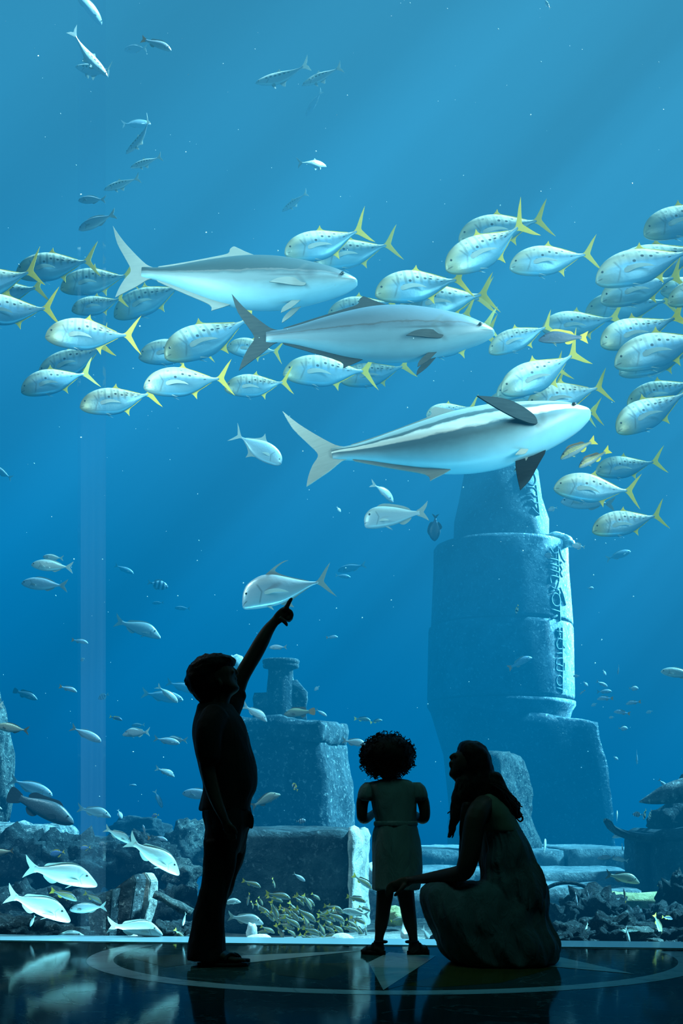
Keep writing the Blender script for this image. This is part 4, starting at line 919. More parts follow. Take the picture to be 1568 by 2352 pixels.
school([                                 # right side, around the tower and the steps
 ('K', 'fs', 1438, 1292, 1640, 1318, 9.5, 5, 0, 'silver fish entering at the right edge beside the tower\'s foot'),
 ('K', 'dp', 912, 545, 980, 560, 10, 15, 0, 'bright round fish just right of the tower\'s broken shoulder'),
 ('K', 'dp', 768, 338, 818, 328, 11, 20, 0, 'small rough-looking fish beside the tower\'s upper drum'),
 ('K', 'dp', 748, 602, 798, 618, 12, 25, 0, 'round blue fish in front of the tower\'s carved letters'),
 ('K', 'ff', 1260, 580, 1120, 630, 15, 10, 0, 'ghostly outlined fish right of the tower'),
 ('K', 'dp', 1040, 800, 1005, 802, 12, 15, 0, 'tiny lone fish right of the tower\'s middle'),
 ('K', 'dp', 1305, 1395, 1250, 1395, 11, 10, 0, 'small round fish with orange tail, nearest the right-hand silver one'),
 ('K', 'so', 1230, 1485, 1312, 1475, 11, 10, 0, 'slim orange-tailed fish below the small round one'),
 ('K', 'so', 1060, 1455, 1148, 1455, 11, 10, 0, 'slim orange-tailed fish level with the tower\'s lowest joint'),
 ('K', 'so', 1160, 1530, 1248, 1545, 11, 10, 0, 'slim orange-tailed fish lowest of the three right of the tower'),
 ('K', 'dp', 1242, 1632, 1188, 1632, 11, 10, 0, 'round fish with tail to the left above the tower\'s sloping foot'),
 ('K', 'ff', 1148, 1412, 1062, 1416, 12, 10, 0, 'dim fish between the tower and the small round one'),
 ('K', 'ff', 1125, 1385, 1058, 1355, 12, 15, 0, 'arched bluish fish close right of the tower\'s base drum'),
 ('K', 'dp', 918, 1322, 952, 1322, 12, 15, 0, 'pale fish touching the tower\'s edge'),
 ('K', 'dp', 1006, 1382, 980, 1358, 11, 20, 0, 'white fish turning down just off the tower\'s edge'),
 ('K', 'dp', 1113, 1318, 1094, 1288, 11, 20, 0, 'white curled fish topmost in the cloud beside the tower'),
 ('K', 'ff', 1184, 1312, 1186, 1262, 11, 25, 0, 'thin upright fish in the cloud beside the tower'),
 ('K', 'dp', 1025, 1500, 1056, 1485, 12, 15, 0, 'dim small fish below the tower\'s lowest joint'),
 ('K', 'dp', 1130, 1570, 1158, 1565, 11.5, 15, 0, 'tiny bright fish over the tower\'s sloping foot'),
 ('K', 'dp', 1350, 1540, 1385, 1530, 12, 15, 0, 'hazy tiny fish farthest from the tower near the right edge'),
 ('K', 'so', 958, 1430, 984, 1408, 11, 20, 0, 'little orange and white fish at the tower\'s edge'),
 ('K', 'dy', 580, 955, 590, 905, 12, 25, 0, 'small orange fish upright in front of the tower'),
 ('K', 'so', 672, 1205, 540, 1275, 13, 8, 0, 'faint fish with pale square tail in front of the tower'),
 ('K', 'dp', 1185, 1818, 1158, 1800, 11, 20, 0, 'small round fish right of the tower\'s sloping foot'),
 ('K', 'ff', 1300, 1845, 1290, 1770, 12, 25, 0, 'thin fish nose down right of the tower\'s sloping foot'),
 ('L', 'gb', 1000, 912, 1165, 885, 10.3, 10, 0, 'blue-grey bream just above the back step'),
 ('L', 'dp', 470, 935, 445, 1042, 8.8, 40, 0, 'small white fish pointing up beside the woman\'s back'),
 ('L', 'ff', 880, 1090, 1012, 1080, 9.3, 8, 0, 'blue fish before the back step, ahead of a white-tailed one'),
 ('L', 'em', 1002, 1088, 1118, 1110, 9.2, 10, 0, 'white-tailed bream before the back step'),
 ('L', 'bb', 1224, 1272, 965, 1222, 8.5, 4, 0, 'brown bream swimming right along the middle step'),
 ('L', 'sn', 1512, 1352, 1372, 1296, 8.6, 8, 0, 'striped snapper with yellow fins beside the right stone pier'),
 ('L', 'sd', 1100, 1332, 1100, 1440, 7.2, 30, 0, 'dark snapper pointing up with spread yellow fins over the yellow slab'),
 ('L', 'sn', 1405, 1700, 1335, 1545, 6.8, 15, 0, 'long thin snapper nose down with yellow tail in front of the yellow slab'),
 ('L', 'sd', 1490, 1575, 1400, 1560, 6.85, 20, 0, 'dark snapper with yellow tail low at the right edge'),
 ('L', 'ff', 722, 1478, 700, 1365, 7.2, 25, 0, 'bluish fish nose down above the dark bushy rock, nearest the woman'),
 ('L', 'ff', 800, 1440, 795, 1350, 7.25, 30, 1, 'blue fish nose down above the dark bushy rock, middle one'),
 ('L', 'ff', 825, 1420, 850, 1340, 7.3, 25, 2, 'dark blue fish nose down above the dark bushy rock, beside a bluish one'),
 ('L', 'fs', 1145, 1785, 1105, 1650, 6.7, 20, 0, 'thin white fish nose down low before the dark rocks'),
 ('L', 'fs', 785, 1700, 795, 1612, 6.75, 35, 0, 'thin pale fish nose down before the dark bushy rock'),
 ('L', 'dy', 1258, 778, 1262, 702, 9.0, 40, 0, 'yellow upright butterflyfish under the fish-shaped stone'),
 ('L', 'db', 1300, 785, 1305, 705, 9.0, 40, 0, 'white upright banded fish under the fish-shaped stone'),
 ('L', 'fs', 1045, 705, 1030, 790, 9.5, 35, 0, 'thin white upright fish at the tower\'s sloping foot'),
 ('L', 'db', 1165, 735, 1238, 740, 9.5, 20, 0, 'dim banded fish beside the yellow upright butterflyfish'),
 ('L', 'ff', 1450, 525, 1375, 460, 10, 10, 0, 'faint fish above the fish-shaped stone'),
 ('L', 'sd', 1085, 1025, 1075, 975, 9.5, 20, 0, 'small dark fish on the back step'),
 ('L', 'sn', 1345, 1410, 1435, 1370, 8.2, 15, 0, 'snapper with yellow tail at the yellow slab\'s upper edge'),
])
# ================================================================ sand, ruins and rocks
def mat_stone(name, dark, light, speck, scale=6.0, bump=0.03, contrast=(0.42, 0.62)):
    t = NT(name); tc = t.n('ShaderNodeNewGeometry').outputs['Position']
    n1 = t.noise(tc, scale, 8, 0.7, 0.4)
    c = t.mix(t.ramp(n1, [(contrast[0], 0.0), (contrast[1], 1.0)]), dark + (1,), light + (1,))
    n2 = t.noise(tc, scale * 5, 5, 0.7)
    c = t.mix(t.ramp(n2, [(0.56, 0.0), (0.68, 1.0)]), c, speck + (1,))
    h = t.math('ADD', n1, t.math('MULTIPLY', n2, 0.4))
    return t.done(t.bsdf(c, 0.85, 0, 0.15, bump=h, bump_d=bump))
S_BLOCK = mat_stone('weathered_stone', (.012, .032, .04), (.045, .085, .095), (.12, .17, .18))
S_BRIGHT = mat_stone('pale_sunlit_stone', (.30, .33, .30), (.62, .66, .60), (.75, .78, .70), 5)  # pale tone also holds the sunlight on the big block's end
S_TOWER = mat_stone('carved_tower_stone', (.03, .055, .065), (.17, .22, .23), (.60, .66, .62), 5.0, 0.05)
S_PED = mat_stone('dim_ruin_stone', (.012, .03, .038), (.06, .10, .11), (.38, .44, .42), 5.0, 0.05, (.45, .66))
S_DARK = mat_stone('dark_reef_rock', (.006, .016, .02), (.03, .055, .06), (.13, .19, .19), 9, 0.05)
S_STEP = mat_stone('pale_topped_step_stone', (.08, .13, .14), (.22, .28, .28), (.40, .46, .44), 5)
S_TOP = mat_stone('bright_mottled_rock', (.05, .09, .10), (.42, .50, .48), (.72, .78, .72), 9, .05)
S_CORAL = mat_stone('encrusted_rock', (.02, .04, .045), (.13, .18, .17), (.48, .54, .48), 11, 0.05)
S_YELLOW = mat_stone('yellowish_stone', (.30, .30, .13), (.55, .54, .26), (.66, .64, .40), 12, 0.02)
S_WHITE = mat_stone('white_coral_rock', (.62, .68, .68), (.8, .85, .84), (.9, .92, .9), 8, 0.02)
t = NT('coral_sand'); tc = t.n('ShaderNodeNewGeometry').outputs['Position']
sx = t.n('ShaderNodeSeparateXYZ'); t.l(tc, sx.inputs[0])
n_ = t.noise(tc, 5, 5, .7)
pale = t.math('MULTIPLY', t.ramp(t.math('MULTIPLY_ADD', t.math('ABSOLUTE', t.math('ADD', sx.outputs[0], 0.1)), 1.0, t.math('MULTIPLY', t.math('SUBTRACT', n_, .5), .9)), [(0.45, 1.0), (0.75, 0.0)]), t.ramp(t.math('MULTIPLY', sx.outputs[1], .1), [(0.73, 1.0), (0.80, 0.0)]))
dk = t.mix(t.ramp(t.noise(tc, 22, 6, .75), [(.45, 0.0), (.7, 1.0)]), (.018, .028, .028, 1), (.11, .13, .12, 1))  # dark tone away from the front centre puts shade into the sand's colour
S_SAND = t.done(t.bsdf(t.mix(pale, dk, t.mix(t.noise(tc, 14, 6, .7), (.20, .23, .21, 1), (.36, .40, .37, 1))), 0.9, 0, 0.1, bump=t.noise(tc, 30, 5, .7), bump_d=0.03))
S_GROOVE = plain('carved_groove_dark', (.07, .10, .105), 0.9, 0, 0.1)

bm = bmesh.new()
nx, ny = 110, 70
gv = {}
for i in range(nx + 1):
    for j in range(ny + 1):
        x = -15.5 + 31 * i / nx; k = j / ny; y = 0.31 + 25.0 * k ** 1.8
        z = -0.04 + 0.05 * noise.noise((x * .8, y * .8, 3)) * min(1, y) + 0.02 * noise.noise((x * 3, y * 3, 1)) * min(1, y * 2) - 0.03 * max(0, y - 2)
        gv[i, j] = bm.verts.new(M_GL @ Vector((x, y, z)))
for i in range(nx):
    for j in range(ny): bm.faces.new((gv[i, j], gv[i + 1, j], gv[i + 1, j + 1], gv[i, j + 1]))
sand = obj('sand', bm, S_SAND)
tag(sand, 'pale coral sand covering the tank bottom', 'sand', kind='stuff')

def rough_box(bm, lo, hi, r=0.03, amp=0.02, freq=4.0, seed=0, M=None, taper=None, res=0.06):
    """a weathered block: rounded box, denser grid, noise pushed along the surface. taper(p) may move points."""
    lo, hi = Vector(lo), Vector(hi); size = hi - lo; c = (lo + hi) / 2
    n = [max(2, min(26, int(s / res))) for s in size]
    vd = {}
    def vert(p):
        key = (round(p.x, 5), round(p.y, 5), round(p.z, 5))
        if key not in vd:
            q = Vector((min(max(p.x, lo.x + r), hi.x - r), min(max(p.y, lo.y + r), hi.y - r), min(max(p.z, lo.z + r), hi.z - r)))
            d = p - q
            nn = d.normalized() if d.length > 1e-6 else Vector()
            s = q + nn * r
            if taper: s = taper(s)
            f = noise.fractal(s * freq + Vector((seed * 7.1, seed * 3.3, seed)), 1.0, 2.0, 4)
            vd[key] = bm.verts.new((M @ (s + nn * f * amp)) if M is not None else s + nn * f * amp)
        return vd[key]
    for ax in range(3):
        u, v = (ax + 1) % 3, (ax + 2) % 3
        for side in (0, 1):
            for i in range(n[u]):
                for j in range(n[v]):
                    q = []
                    for a, b in ((0, 0), (1, 0), (1, 1), (0, 1)):
                        p = Vector((0, 0, 0)); p[ax] = (lo, hi)[side][ax]
                        p[u] = lo[u] + size[u] * (i + a) / n[u]; p[v] = lo[v] + size[v] * (j + b) / n[v]
                        q.append(vert(p))
                    if side == 0: q.reverse()
                    if len(set(q)) == 4: bm.faces.new(q)
def stone_block(name, lo, hi, label, cat='stone block', mat=None, rotz=0, at=None, tilt=(0, 0), **kw):
    bm = bmesh.new()
    M = Matrix.Rotation(rotz, 4, 'Z') @ Matrix.Rotation(tilt[0], 4, 'X') @ Matrix.Rotation(tilt[1], 4, 'Y')
    group = kw.pop('group', None)
    rough_box(bm, lo, hi, M=M, **kw)
    o = obj(name, bm, mat or S_BLOCK)
    if at is not None: o.location = at
    return tag(o, label, cat, group)
def boulder(name, c, r, label, mat=None, cat='rock', amp=.28, freq=1.6, seed=0, sub=4, group=None, rot=0, flatten=True):
    bm = bmesh.new()
    bmesh.ops.create_icosphere(bm, subdivisions=sub, radius=1)
    r = Vector((r, r, r)) if isinstance(r, (int, float)) else Vector(r)
    for v in bm.verts:
        n = v.co.copy()
        f = noise.fractal(n * freq + Vector((seed * 5.3, seed, -seed * 2.1)), .9, 2.1, 5)
        ridged = abs(noise.noise(n * freq * 2.3 + Vector((seed, 0, seed * 3))))
        n = n * (1 + amp * f - amp * .7 * ridged)
        v.co = Matrix.Rotation(rot, 3, 'Y') @ Vector((n.x * r.x, n.y * r.y, n.z * r.z))
    o = obj(name, bm, mat or S_DARK); o.location = c
    return tag(o, label, cat, group)

# ---- the big block with sunlight put into the colour of its end, its face turned a little away from the sun
e = Vector((P(803, 1903, 7.75).x, 7.75, 0))
stone_block('stone_block', (-.8, 0, -0.1), (0, .70, .566), 'big square stone block with painted sunlit right end, behind the boy and girl', rotz=-0.155, at=e, r=.045, amp=.02, mat=S_BLOCK, freq=3)
bmx = bmesh.new(); rough_box(bmx, (-0.012, .0, -.1), (0.03, .70, .56), r=.02, amp=.035, freq=5, M=Matrix.Rotation(-0.155, 4, 'Z'), res=.04)
o = obj('painted_sunlit_end', bmx, S_BRIGHT, bpy.data.objects['stone_block']); o['label'] = 'end face with sunlight in its colour'
# ---- ruined pedestal
def ped_taper(p):
    k = (1.6 - p.z) / 1.6
    return Vector((p.x * (1 + .26 * k) + .02 * math.sin(p.z * 9), p.y * (1 + .2 * k), p.z))
pc = P(668, 1890, 12.4)
ped = stone_block('ruined_pedestal', (-.44, -.42, -.2), (.44, .42, 1.36), 'tapering ruined stone pedestal rising behind the big block', 'ruin', at=(pc.x, pc.y, 0), rotz=-.30, r=.05, amp=.05, freq=2.5, taper=ped_taper, mat=S_PED)
bmx = bmesh.new(); rough_box(bmx, (-.50, -.46, 1.33), (.46, .46, 1.565), r=.05, amp=.06, freq=3.5, M=Matrix.Rotation(-.30, 4, 'Z'))
obj('cap_slab', bmx, S_PED, ped)
# ---- broken column on the pedestal
cc = P(645, 1650, 12.4)
col = empty('broken_column', (cc.x, cc.y, 1.56)); tag(col, 'broken column stump with a flat round cap on top of the ruined pedestal', 'column')
def lathe(bm, prof, seg=28, amp=0.0, seed=0, cx=0, cy=0):
    rings = [[Vector((cx + r * math.cos(2 * PI * k / seg), cy + r * math.sin(2 * PI * k / seg), z)) for k in range(seg)] for z, r in prof]
    for rg in rings:
        for p in rg:
            d = Vector((p.x - cx, p.y - cy, 0)); f = noise.fractal(p * 4 + Vector((seed, 0, 0)), 1, 2, 4)
            p += d * (amp * f / max(d.length, .05)) * 1.0
    add_rings(bm, rings)
bm = bmesh.new(); lathe(bm, [(-.02, .16), (.06, .155), (.2, .145), (.34, .128), (.45, .118), (.52, .118)], amp=.012); obj('shaft', bm, S_PED, col)
bm = bmesh.new(); lathe(bm, [(.50, .12), (.51, .165), (.53, .172), (.545, .165), (.55, .172), (.575, .176), (.59, .165), (.592, .02)], amp=.004); obj('round_cap', bm, S_PED, col)
bm = bmesh.new(); rough_box(bm, (.10, -.07, -.02), (.26, .07, .40), r=.03, amp=.03, freq=5, taper=lambda p: Vector((p.x - max(0, p.z - .25) * .75, p.y, p.z))); obj('broken_wing', bm, S_PED, col)
bm = bmesh.new(); rough_box(bm, (-.26, -.07, -.02), (-.10, .07, .28), r=.03, amp=.03, freq=5); obj('broken_wing', bm, S_PED, col)
boulder('rock', P(541, 1532, 12.8), (.09, .08, .13), 'pale lit stone top peeking out behind the boy\'s face', S_BRIGHT, seed=3, sub=3)

# ---- carved tower
TY = 18.0
tcx = P(1150, 1890, TY).x
tower = empty('carved_tower', (tcx, TY, 0)); tag(tower, 'tall ruined round stone tower with carved letters, lit along its right side', 'tower')
def zpx(py, Y=TY): return EYE - (py - HORY) / FOC * Y
z1, z2, z3, z4 = zpx(1735), zpx(1613), zpx(1440), zpx(1256)
bm = bmesh.new(); lathe(bm, [(z2 + .01, .99), (z2 + .05, 1.002), (z3 - .06, .986), (z3 - .012, .978)], 48, .02, 1); obj('drum', bm, S_TOWER, tower)
bm = bmesh.new(); lathe(bm, [(z3 + .012, .974), (z3 + .05, .978), (z4 - .3, .93), (z4 - .05, .918), (z4, .888), (z4 + .01, .1)], 48, .025, 2); obj('drum', bm, S_TOWER, tower)
bm = bmesh.new(); lathe(bm, [(z4 - .02, .654), (z4 + .36, .642), (zpx(1150), .57), (zpx(1085), .504), (zpx(1082), .486), (zpx(1050), .444), (zpx(1000), .372), (zpx(990), .05)], 40, .025, 5); obj('drum', bm, S_TOWER, tower)
bm = bmesh.new(); lathe(bm, [(z1 - .9, .70), (z1, .79), (z2 - .14, .96), (z2 - .07, 1.014), (z2 - .012, 1.02)], 48, .02, 7); obj('drum', bm, S_TOWER, tower)
bm = bmesh.new()
for k in range(5): bmesh.ops.create_icosphere(bm, subdivisions=2, radius=.12 - .015 * k, matrix=Matrix.Translation((.72 + .042 * k, -.24 - .06 * k, z4 + .05 - .024 * k)))
for v in bm.verts: v.co += v.normal * .04 * noise.noise(v.co * 9)
rm = obj('broken_shoulder', bm, S_BRIGHT, tower)
md = rm.modifiers.new('fuse', 'REMESH'); md.mode = 'VOXEL'; md.voxel_size = .02
bm = bmesh.new(); rough_box(bm, (-.55, -.95, -.8), (1.18, .95, zpx(1648)), r=.05, amp=.06, freq=1.6, res=.12, taper=lambda p: Vector((p.x * (1 + .10 * (2.1 - p.z)), p.y * (1 + .1 * (2.1 - p.z)), p.z - (.09 * p.x) * min(1, max(0, p.z))))); obj('foot', bm, S_PED, tower)
# carved letters: strokes in (across, down) units, run down the lit side
def carve(strokes, ang, rfun, ztop, unit, name):
    bm = bmesh.new()
    for st in strokes:
        pts = catmull(st, 3) if len(st) > 2 else [(st[0][0] + (st[1][0] - st[0][0]) * k / 3, st[0][1] + (st[1][1] - st[0][1]) * k / 3) for k in range(4)]
        sts = []
        for a, d in pts:
            z = ztop - d * unit; r = rfun(z) + .004
            th = ang + a * unit / r
            sts.append((r * math.sin(th), -r * math.cos(th), z, .015))
        add_tube(bm, sts, 6, 1)
    return obj(name, bm, S_GROOVE, tower)
def circ(cx, cy, r): return [(cx + r * math.cos(k * PI / 5), cy + r * math.sin(k * PI / 5)) for k in range(11)]
upper = [circ(0, 1.2, .95), [(-.9, 0), (-.9, .6)], [(.9, 2.1), (.95, 6.2)], [(-.9, 2.6), (.3, 2.5), (.9, 2.9)], [(-1, 3.6), (-.2, 3.3), (.3, 3.7), (.9, 3.6)], [(-1.0, 4.6), (-.3, 4.3), (.2, 4.7), (.9, 4.5)], [(-.3, 5.4), (.3, 5.9), (.9, 6.1)], [(-1.2, -.4), (.9, -.2)]]
carve(upper, .62, lambda z: .654 - .15 * max(0, (z - z4 - .3)) / 1.08, zpx(1100), .098, 'carved_letters')
mid_ = [[(.7, 0), (.75, 4)], [(.7, .6), (.0, .9), (-.6, .4)], [(.7, 1.6), (-.8, 1.6)], [(.7, 2.3), (-.7, 2.2)], [(.7, 3.0), (-.7, 2.9)], [(.7, 3.6), (-.7, 3.6), (-.7, 4.4)], [(.7, 4.2), (.2, 5), (-.6, 4.9)], circ(.1, 6.3, .75), [(.7, 5.2), (.75, 8.6)], [(-.8, 5.5), (-.2, 5.2)], [(-.7, 7.5), (.7, 7.6)], [(.2, 8.1), (-.6, 8.5)],
        [(1.0, .2), (1.6, 1.2), (2.3, 1.5)], [(1.0, 4.8), (1.6, 5.6), (2.1, 6.6)], [(1.1, 2.2), (1.5, 2.6), (1.1, 3.0), (1.5, 3.4)]]
carve(mid_, .70, lambda z: .965 - .042 * (z - z3) / (z4 - z3) + .012, z4 - .14, .114, 'carved_letters')
low_ = [[(.5, 0), (.5, 3.6)], [(.5, .5), (-.6, .5)], [(-.2, 0.1), (-.2, .9)], [(.5, 1.4), (-.3, 1.4), (-.7, 2.0), (-.3, 2.6), (.5, 2.5)], [(.5, 2.0), (1.0, 2.3)], [(.5, 3.0), (-.6, 3.2)], [(.5, 3.6), (-.6, 3.9), (-.7, 4.4)], [(.6, 3.7), (.5, 7.8)], [(.5, 4.6), (-.5, 4.5), (-.6, 5.2), (.5, 5.2)], circ(-.05, 6.4, .6), [(.5, 7.4), (-.6, 7.3)], [(1.0, 4.2), (.9, 5.0)]]
carve(low_, .75, lambda z: 1.0, z3 - .12, .110, 'carved_letters')
# ---- leaning wedge of lit rock behind the woman
stone_block('leaning_slab', (-.30, -.3, .34), (.10, .3, 1.24), 'leaning wedge of speckled rock showing behind the woman\'s long hair', 'rock', S_CORAL, rotz=-.5, at=(P(1148, 1890, 12.0).x, 12.0, 0), r=.05, amp=.06, freq=4,
            taper=lambda p: Vector((p.x + max(0, 1.25 - p.z) * .24, p.y, p.z)))
# ---- three wide steps
def step(z, ya, yb, px0, px1, label, split=None):
    a, b = P(px0, 0, ya).x, P(px1, 0, ya).x
    o = stone_block('stone_step', (a, ya, -.15), (b, yb, z), label, 'step', S_STEP, r=.03, amp=.022, freq=3.0, res=.09, group='wide stone steps')
    return o
step(.150, 8.9, 9.98, 842, 1478, 'lowest and nearest of the wide stone steps right of the girl')
step(.226, 10.0, 11.4, 835, 1480, 'middle one of the wide stone steps right of the girl')
step(.365, 11.5, 13.6, 868, 1296, 'highest stone step, longer part ending at the vertical crack')
step(.372, 11.5, 13.6, 1306, 1482, 'highest stone step, shorter part beyond the vertical crack')
# ---- pier at the right with the shell-like bowl and the fish-shaped stone
px_ = P(1508, 1905, 9.2).x
stone_block('stone_pier', (0, 0, -.15), (1.6, .9, .56), 'large square stone pier with rounded top cut by the right edge', 'stone block', S_BLOCK, at=(px_, 9.2, 0), rotz=.05, r=.07, amp=.025, freq=3)
stone_block('stone_post', (-.11, 0, -.15), (0.0, .4, .52), 'narrow upright stone beside the large square pier at the right', 'stone block', S_BLOCK, at=(px_ - .005, 9.35, 0), r=.03, amp=.02, freq=4)
bm = bmesh.new()
for sgn in (1,):
    rr = []
    for i in range(13):
        a = PI * (1.02 + .96 * i / 12)
        cxx, czz = .36 * math.cos(a), .12 * math.sin(a)
        rr.append([Vector((cxx + .02 * math.cos(b) * math.cos(a), .16 * math.sin(b), czz + .035 * math.cos(b))) for b in [2 * PI * k / 10 for k in range(10)]])
    add_rings(bm, rr)
o = obj('curved_stone', bm, S_BLOCK); o.location = P(1512, 1888, 9.35); tag(o, 'curved bowl-like stone resting on the right pier', 'stone')
fs = empty('fish_shaped_stone', P(1480, 1842, 9.3)); tag(fs, 'carved fish-shaped stone with pointed snout above the right pier', 'sculpture')
bm = bmesh.new()
bp = catmull([(-.04, .0, .005), (.03, .015, .04), (.12, .04, .075), (.22, .062, .095), (.32, .075, .105), (.45, .09, .11), (.62, .10, .11), (.9, .10, .12), (1.2, .08, .12)], 3)
add_rings(bm, [[Vector((x, .8 * r * math.sin(2 * PI * k / 16), zc + r * (1.0 if math.cos(2 * PI * k / 16) > 0 else .75) * math.cos(2 * PI * k / 16))) for k in range(16)] for x, zc, r in bp])
for v in bm.verts: v.co += v.normal * .012 * noise.fractal(v.co * 14, 1, 2, 3)
obj('carved_body', bm, S_TOWER, fs)
bm = bmesh.new(); add_tube(bm, [(.28, -.02, -.06, .02), (.325, -.085, .02, .022), (.34, -.07, .12, .022), (.335, 0, .185, .022), (.33, .08, .12, .022)], 8); obj('raised_collar', bm, S_BLOCK, fs)
bm = bmesh.new(); add_tube(bm, [(.30, .05, .16, .045), (.42, .06, .25, .05), (.58, .08, .36, .06), (.75, .08, .44, .06)], 10)
for v in bm.verts: v.co += Vector((1, 1, 1)) * .02 * noise.noise(v.co * 12)
obj('carved_fin', bm, S_CORAL, fs)
boulder('rock', (P(1572, 1880, 9.6).x, 9.75, .60), (.22, .2, .17), 'dark rock carrying the fish-shaped stone behind the right pier', S_DARK, seed=31)
# ---- yellow slab, hoop and rocks at the right foreground
stone_block('yellow_slab', (-.27, -.02, -.2), (.27, .09, .02), 'yellowish flat stone slab tilted towards the window at the right', 'stone slab', S_YELLOW, at=P(1488, 2072, 8.3), tilt=(.5, .03), r=.015, amp=.02, freq=6, res=.03, taper=lambda p: Vector((p.x + (p.z + .1) * (.35 if p.x > 0 else -.45), p.y, p.z)))
bm = bmesh.new()
add_tube(bm, [(-.165 * math.cos(PI * k / 8) * 1.0, 0, .10 * math.sin(PI * k / 8), .012) for k in range(9)], 8)
o = obj('dark_hoop', bm, S_DARK); o.location = P(1302, 2064, 8.2); tag(o, 'dark arched hoop over the rocks right of the woman', 'hoop')
R_ = [(1300, 2130, 7.7, .13, .16, 'dark bushy rock right of the woman, nearest her back'), (1375, 2118, 7.7, .24, .20, 'largest dark bushy rock right of the woman'), (1440, 2135, 7.6, .13, .13, 'dark rock under the tip of the yellow slab'),
      (1520, 2135, 7.6, .18, .14, 'dark rock in front of the yellow slab'), (1568, 2090, 7.9, .16, .22, 'tall dark rock at the right edge beside the yellow slab'), (1545, 2168, 7.1, .16, .07, 'low dark rock on the sill side at the right edge'),
      (1340, 2165, 7.2, .16, .07, 'low dark rock in front of the largest bushy rock'), (1460, 2168, 7.2, .15, .06, 'low dark rock between the two small encrusted stones')]
for k, (x, y, Y, rx, rz, lb) in enumerate(R_):
    c = P(x, y, Y); boulder('rock', c, (rx, .16, rz), lb, S_DARK, seed=k + 40, amp=.5, freq=2.6)
boulder('rock', P(1277, 2108, 7.9), (.05, .05, .07), 'small speckled rock at the woman\'s lower back', S_CORAL, seed=60, sub=3)
boulder('rock', P(1462, 2140, 6.85), (.08, .06, .035), 'small encrusted rock lying before the dark rocks at the right', S_CORAL, seed=61, sub=3, amp=.4)
boulder('rock', P(1500, 2166, 6.7), (.055, .05, .028), 'small netted rock close to the sill at the right', S_CORAL, seed=62, sub=3, amp=.4)
# ---- left side
stone_block('stone_block', (-.9, 0, -.1), (0, .7, .59), 'encrusted stone block at the left edge with bright mottled top', 'stone block', S_TOP, at=(P(112, 0, 9.2).x, 9.2, 0), rotz=-.14, r=.10, amp=.05, freq=5)
stone_block('stone_ledge', (P(60, 0, 11).x, 11, -.1), (P(390, 0, 11).x, 12.6, .475), 'long flat stone ledge behind the left block, bright along its top edge', 'stone block', S_BLOCK, r=.03, amp=.02, freq=3, res=.1)
boulder('rock', (P(305, 0, 12).x, 12.4, .52), (.30, .3, .15), 'low dark mound lying on the long left ledge', S_DARK, seed=70)
boulder('reef_rock', P(-22, 1790, 10.6), (.18, .24, .66), 'dark encrusted reef pillar cut by the left edge', S_CORAL, seed=71, amp=.35, freq=1.8)
boulder('rock', P(432, 1945, 10), (.19, .2, .20), 'speckled boulder directly behind the boy\'s hip', S_CORAL, seed=72, amp=.4)
boulder('rock', P(415, 2015, 8.6), (.12, .15, .12), 'dark boulder behind the boy\'s thigh', S_CORAL, seed=73, amp=.4)
L_ = [(40, 2010, 8.9, .30, .30, 'dark rock beneath the bright mottled block at the left edge'), (150, 1985, 9.0, .28, .22, 'dark rock behind the second white emperor'), (250, 1985, 9.2, .32, .20, 'dark rock under the long left ledge'), (340, 1990, 9.0, .22, .22, 'dark rock between ledge and speckled boulder'),
      (60, 2110, 8.2, .28, .22, 'dark rock behind the white emperor nearest the left edge'), (170, 2110, 8.0, .25, .18, 'dark rock left of the broken upright slabs'), (400, 2100, 8.0, .18, .18, 'dark rock right of the broken upright slabs'), (300, 2150, 7.7, .26, .10, 'low dark rock at the foot of the upright slabs'),
      (90, 2160, 7.4, .26, .06, 'low dark rock close to the sill at far left'), (430, 2150, 7.6, .12, .10, 'low dark rock by the boy\'s ankle')]
for k, (x, y, Y, rx, rz, lb) in enumerate(L_):
    boulder('rock', P(x, y, Y), (rx, .2, rz), lb, S_DARK, seed=k + 80, amp=.42, freq=2.2)
def upright(pts, Y, th, label, mat=S_BLOCK, yaw=-.35):
    """a standing broken plate: outline in photo pixels, thickness th back from distance Y, turned by yaw."""
    c = P(sum(p[0] for p in pts) / len(pts), sum(p[1] for p in pts) / len(pts), Y)
    bm = bmesh.new()
    fr = [P(x, y, Y) - c for x, y in pts]
    add_rings(bm, [[p + Vector((0, -th / 2, 0)) for p in fr], [p + Vector((0, th / 2, 0)) for p in fr]])
    bmesh.ops.bevel(bm, geom=list(bm.edges), offset=.006, segments=2, affect='EDGES')
    bmesh.ops.triangulate(bm, faces=[f for f in bm.faces if len(f.verts) > 4])
    bmesh.ops.subdivide_edges(bm, edges=[e for e in bm.edges if e.calc_length() > .05], cuts=3, use_grid_fill=True)
    for v in bm.verts: v.co += v.normal * .008 * noise.fractal(v.co * 12, 1, 2, 3)
    bmesh.ops.recalc_face_normals(bm, faces=bm.faces)
    o = obj('broken_slab', bm, mat, smooth=False); o.location = c; o.rotation_euler.z = yaw
    return tag(o, label, 'stone slab')
upright([(218, 2160), (204, 2085), (232, 2058), (272, 2040), (262, 2160)], 7.2, .10, 'broken upright slab with a lit edge, shortest of three above the sill', S_TOWER)
upright([(262, 2160), (272, 2042), (322, 2006), (328, 2022), (304, 2160)], 7.3, .12, 'broken upright slab with a lit edge, middle of three above the sill', S_TOWER)
upright([(318, 2110), (332, 2006), (345, 2004), (358, 2022), (350, 2080), (338, 2130)], 7.4, .10, 'pale broken slab with rounded top, right-hand one of three above the sill', S_BRIGHT)
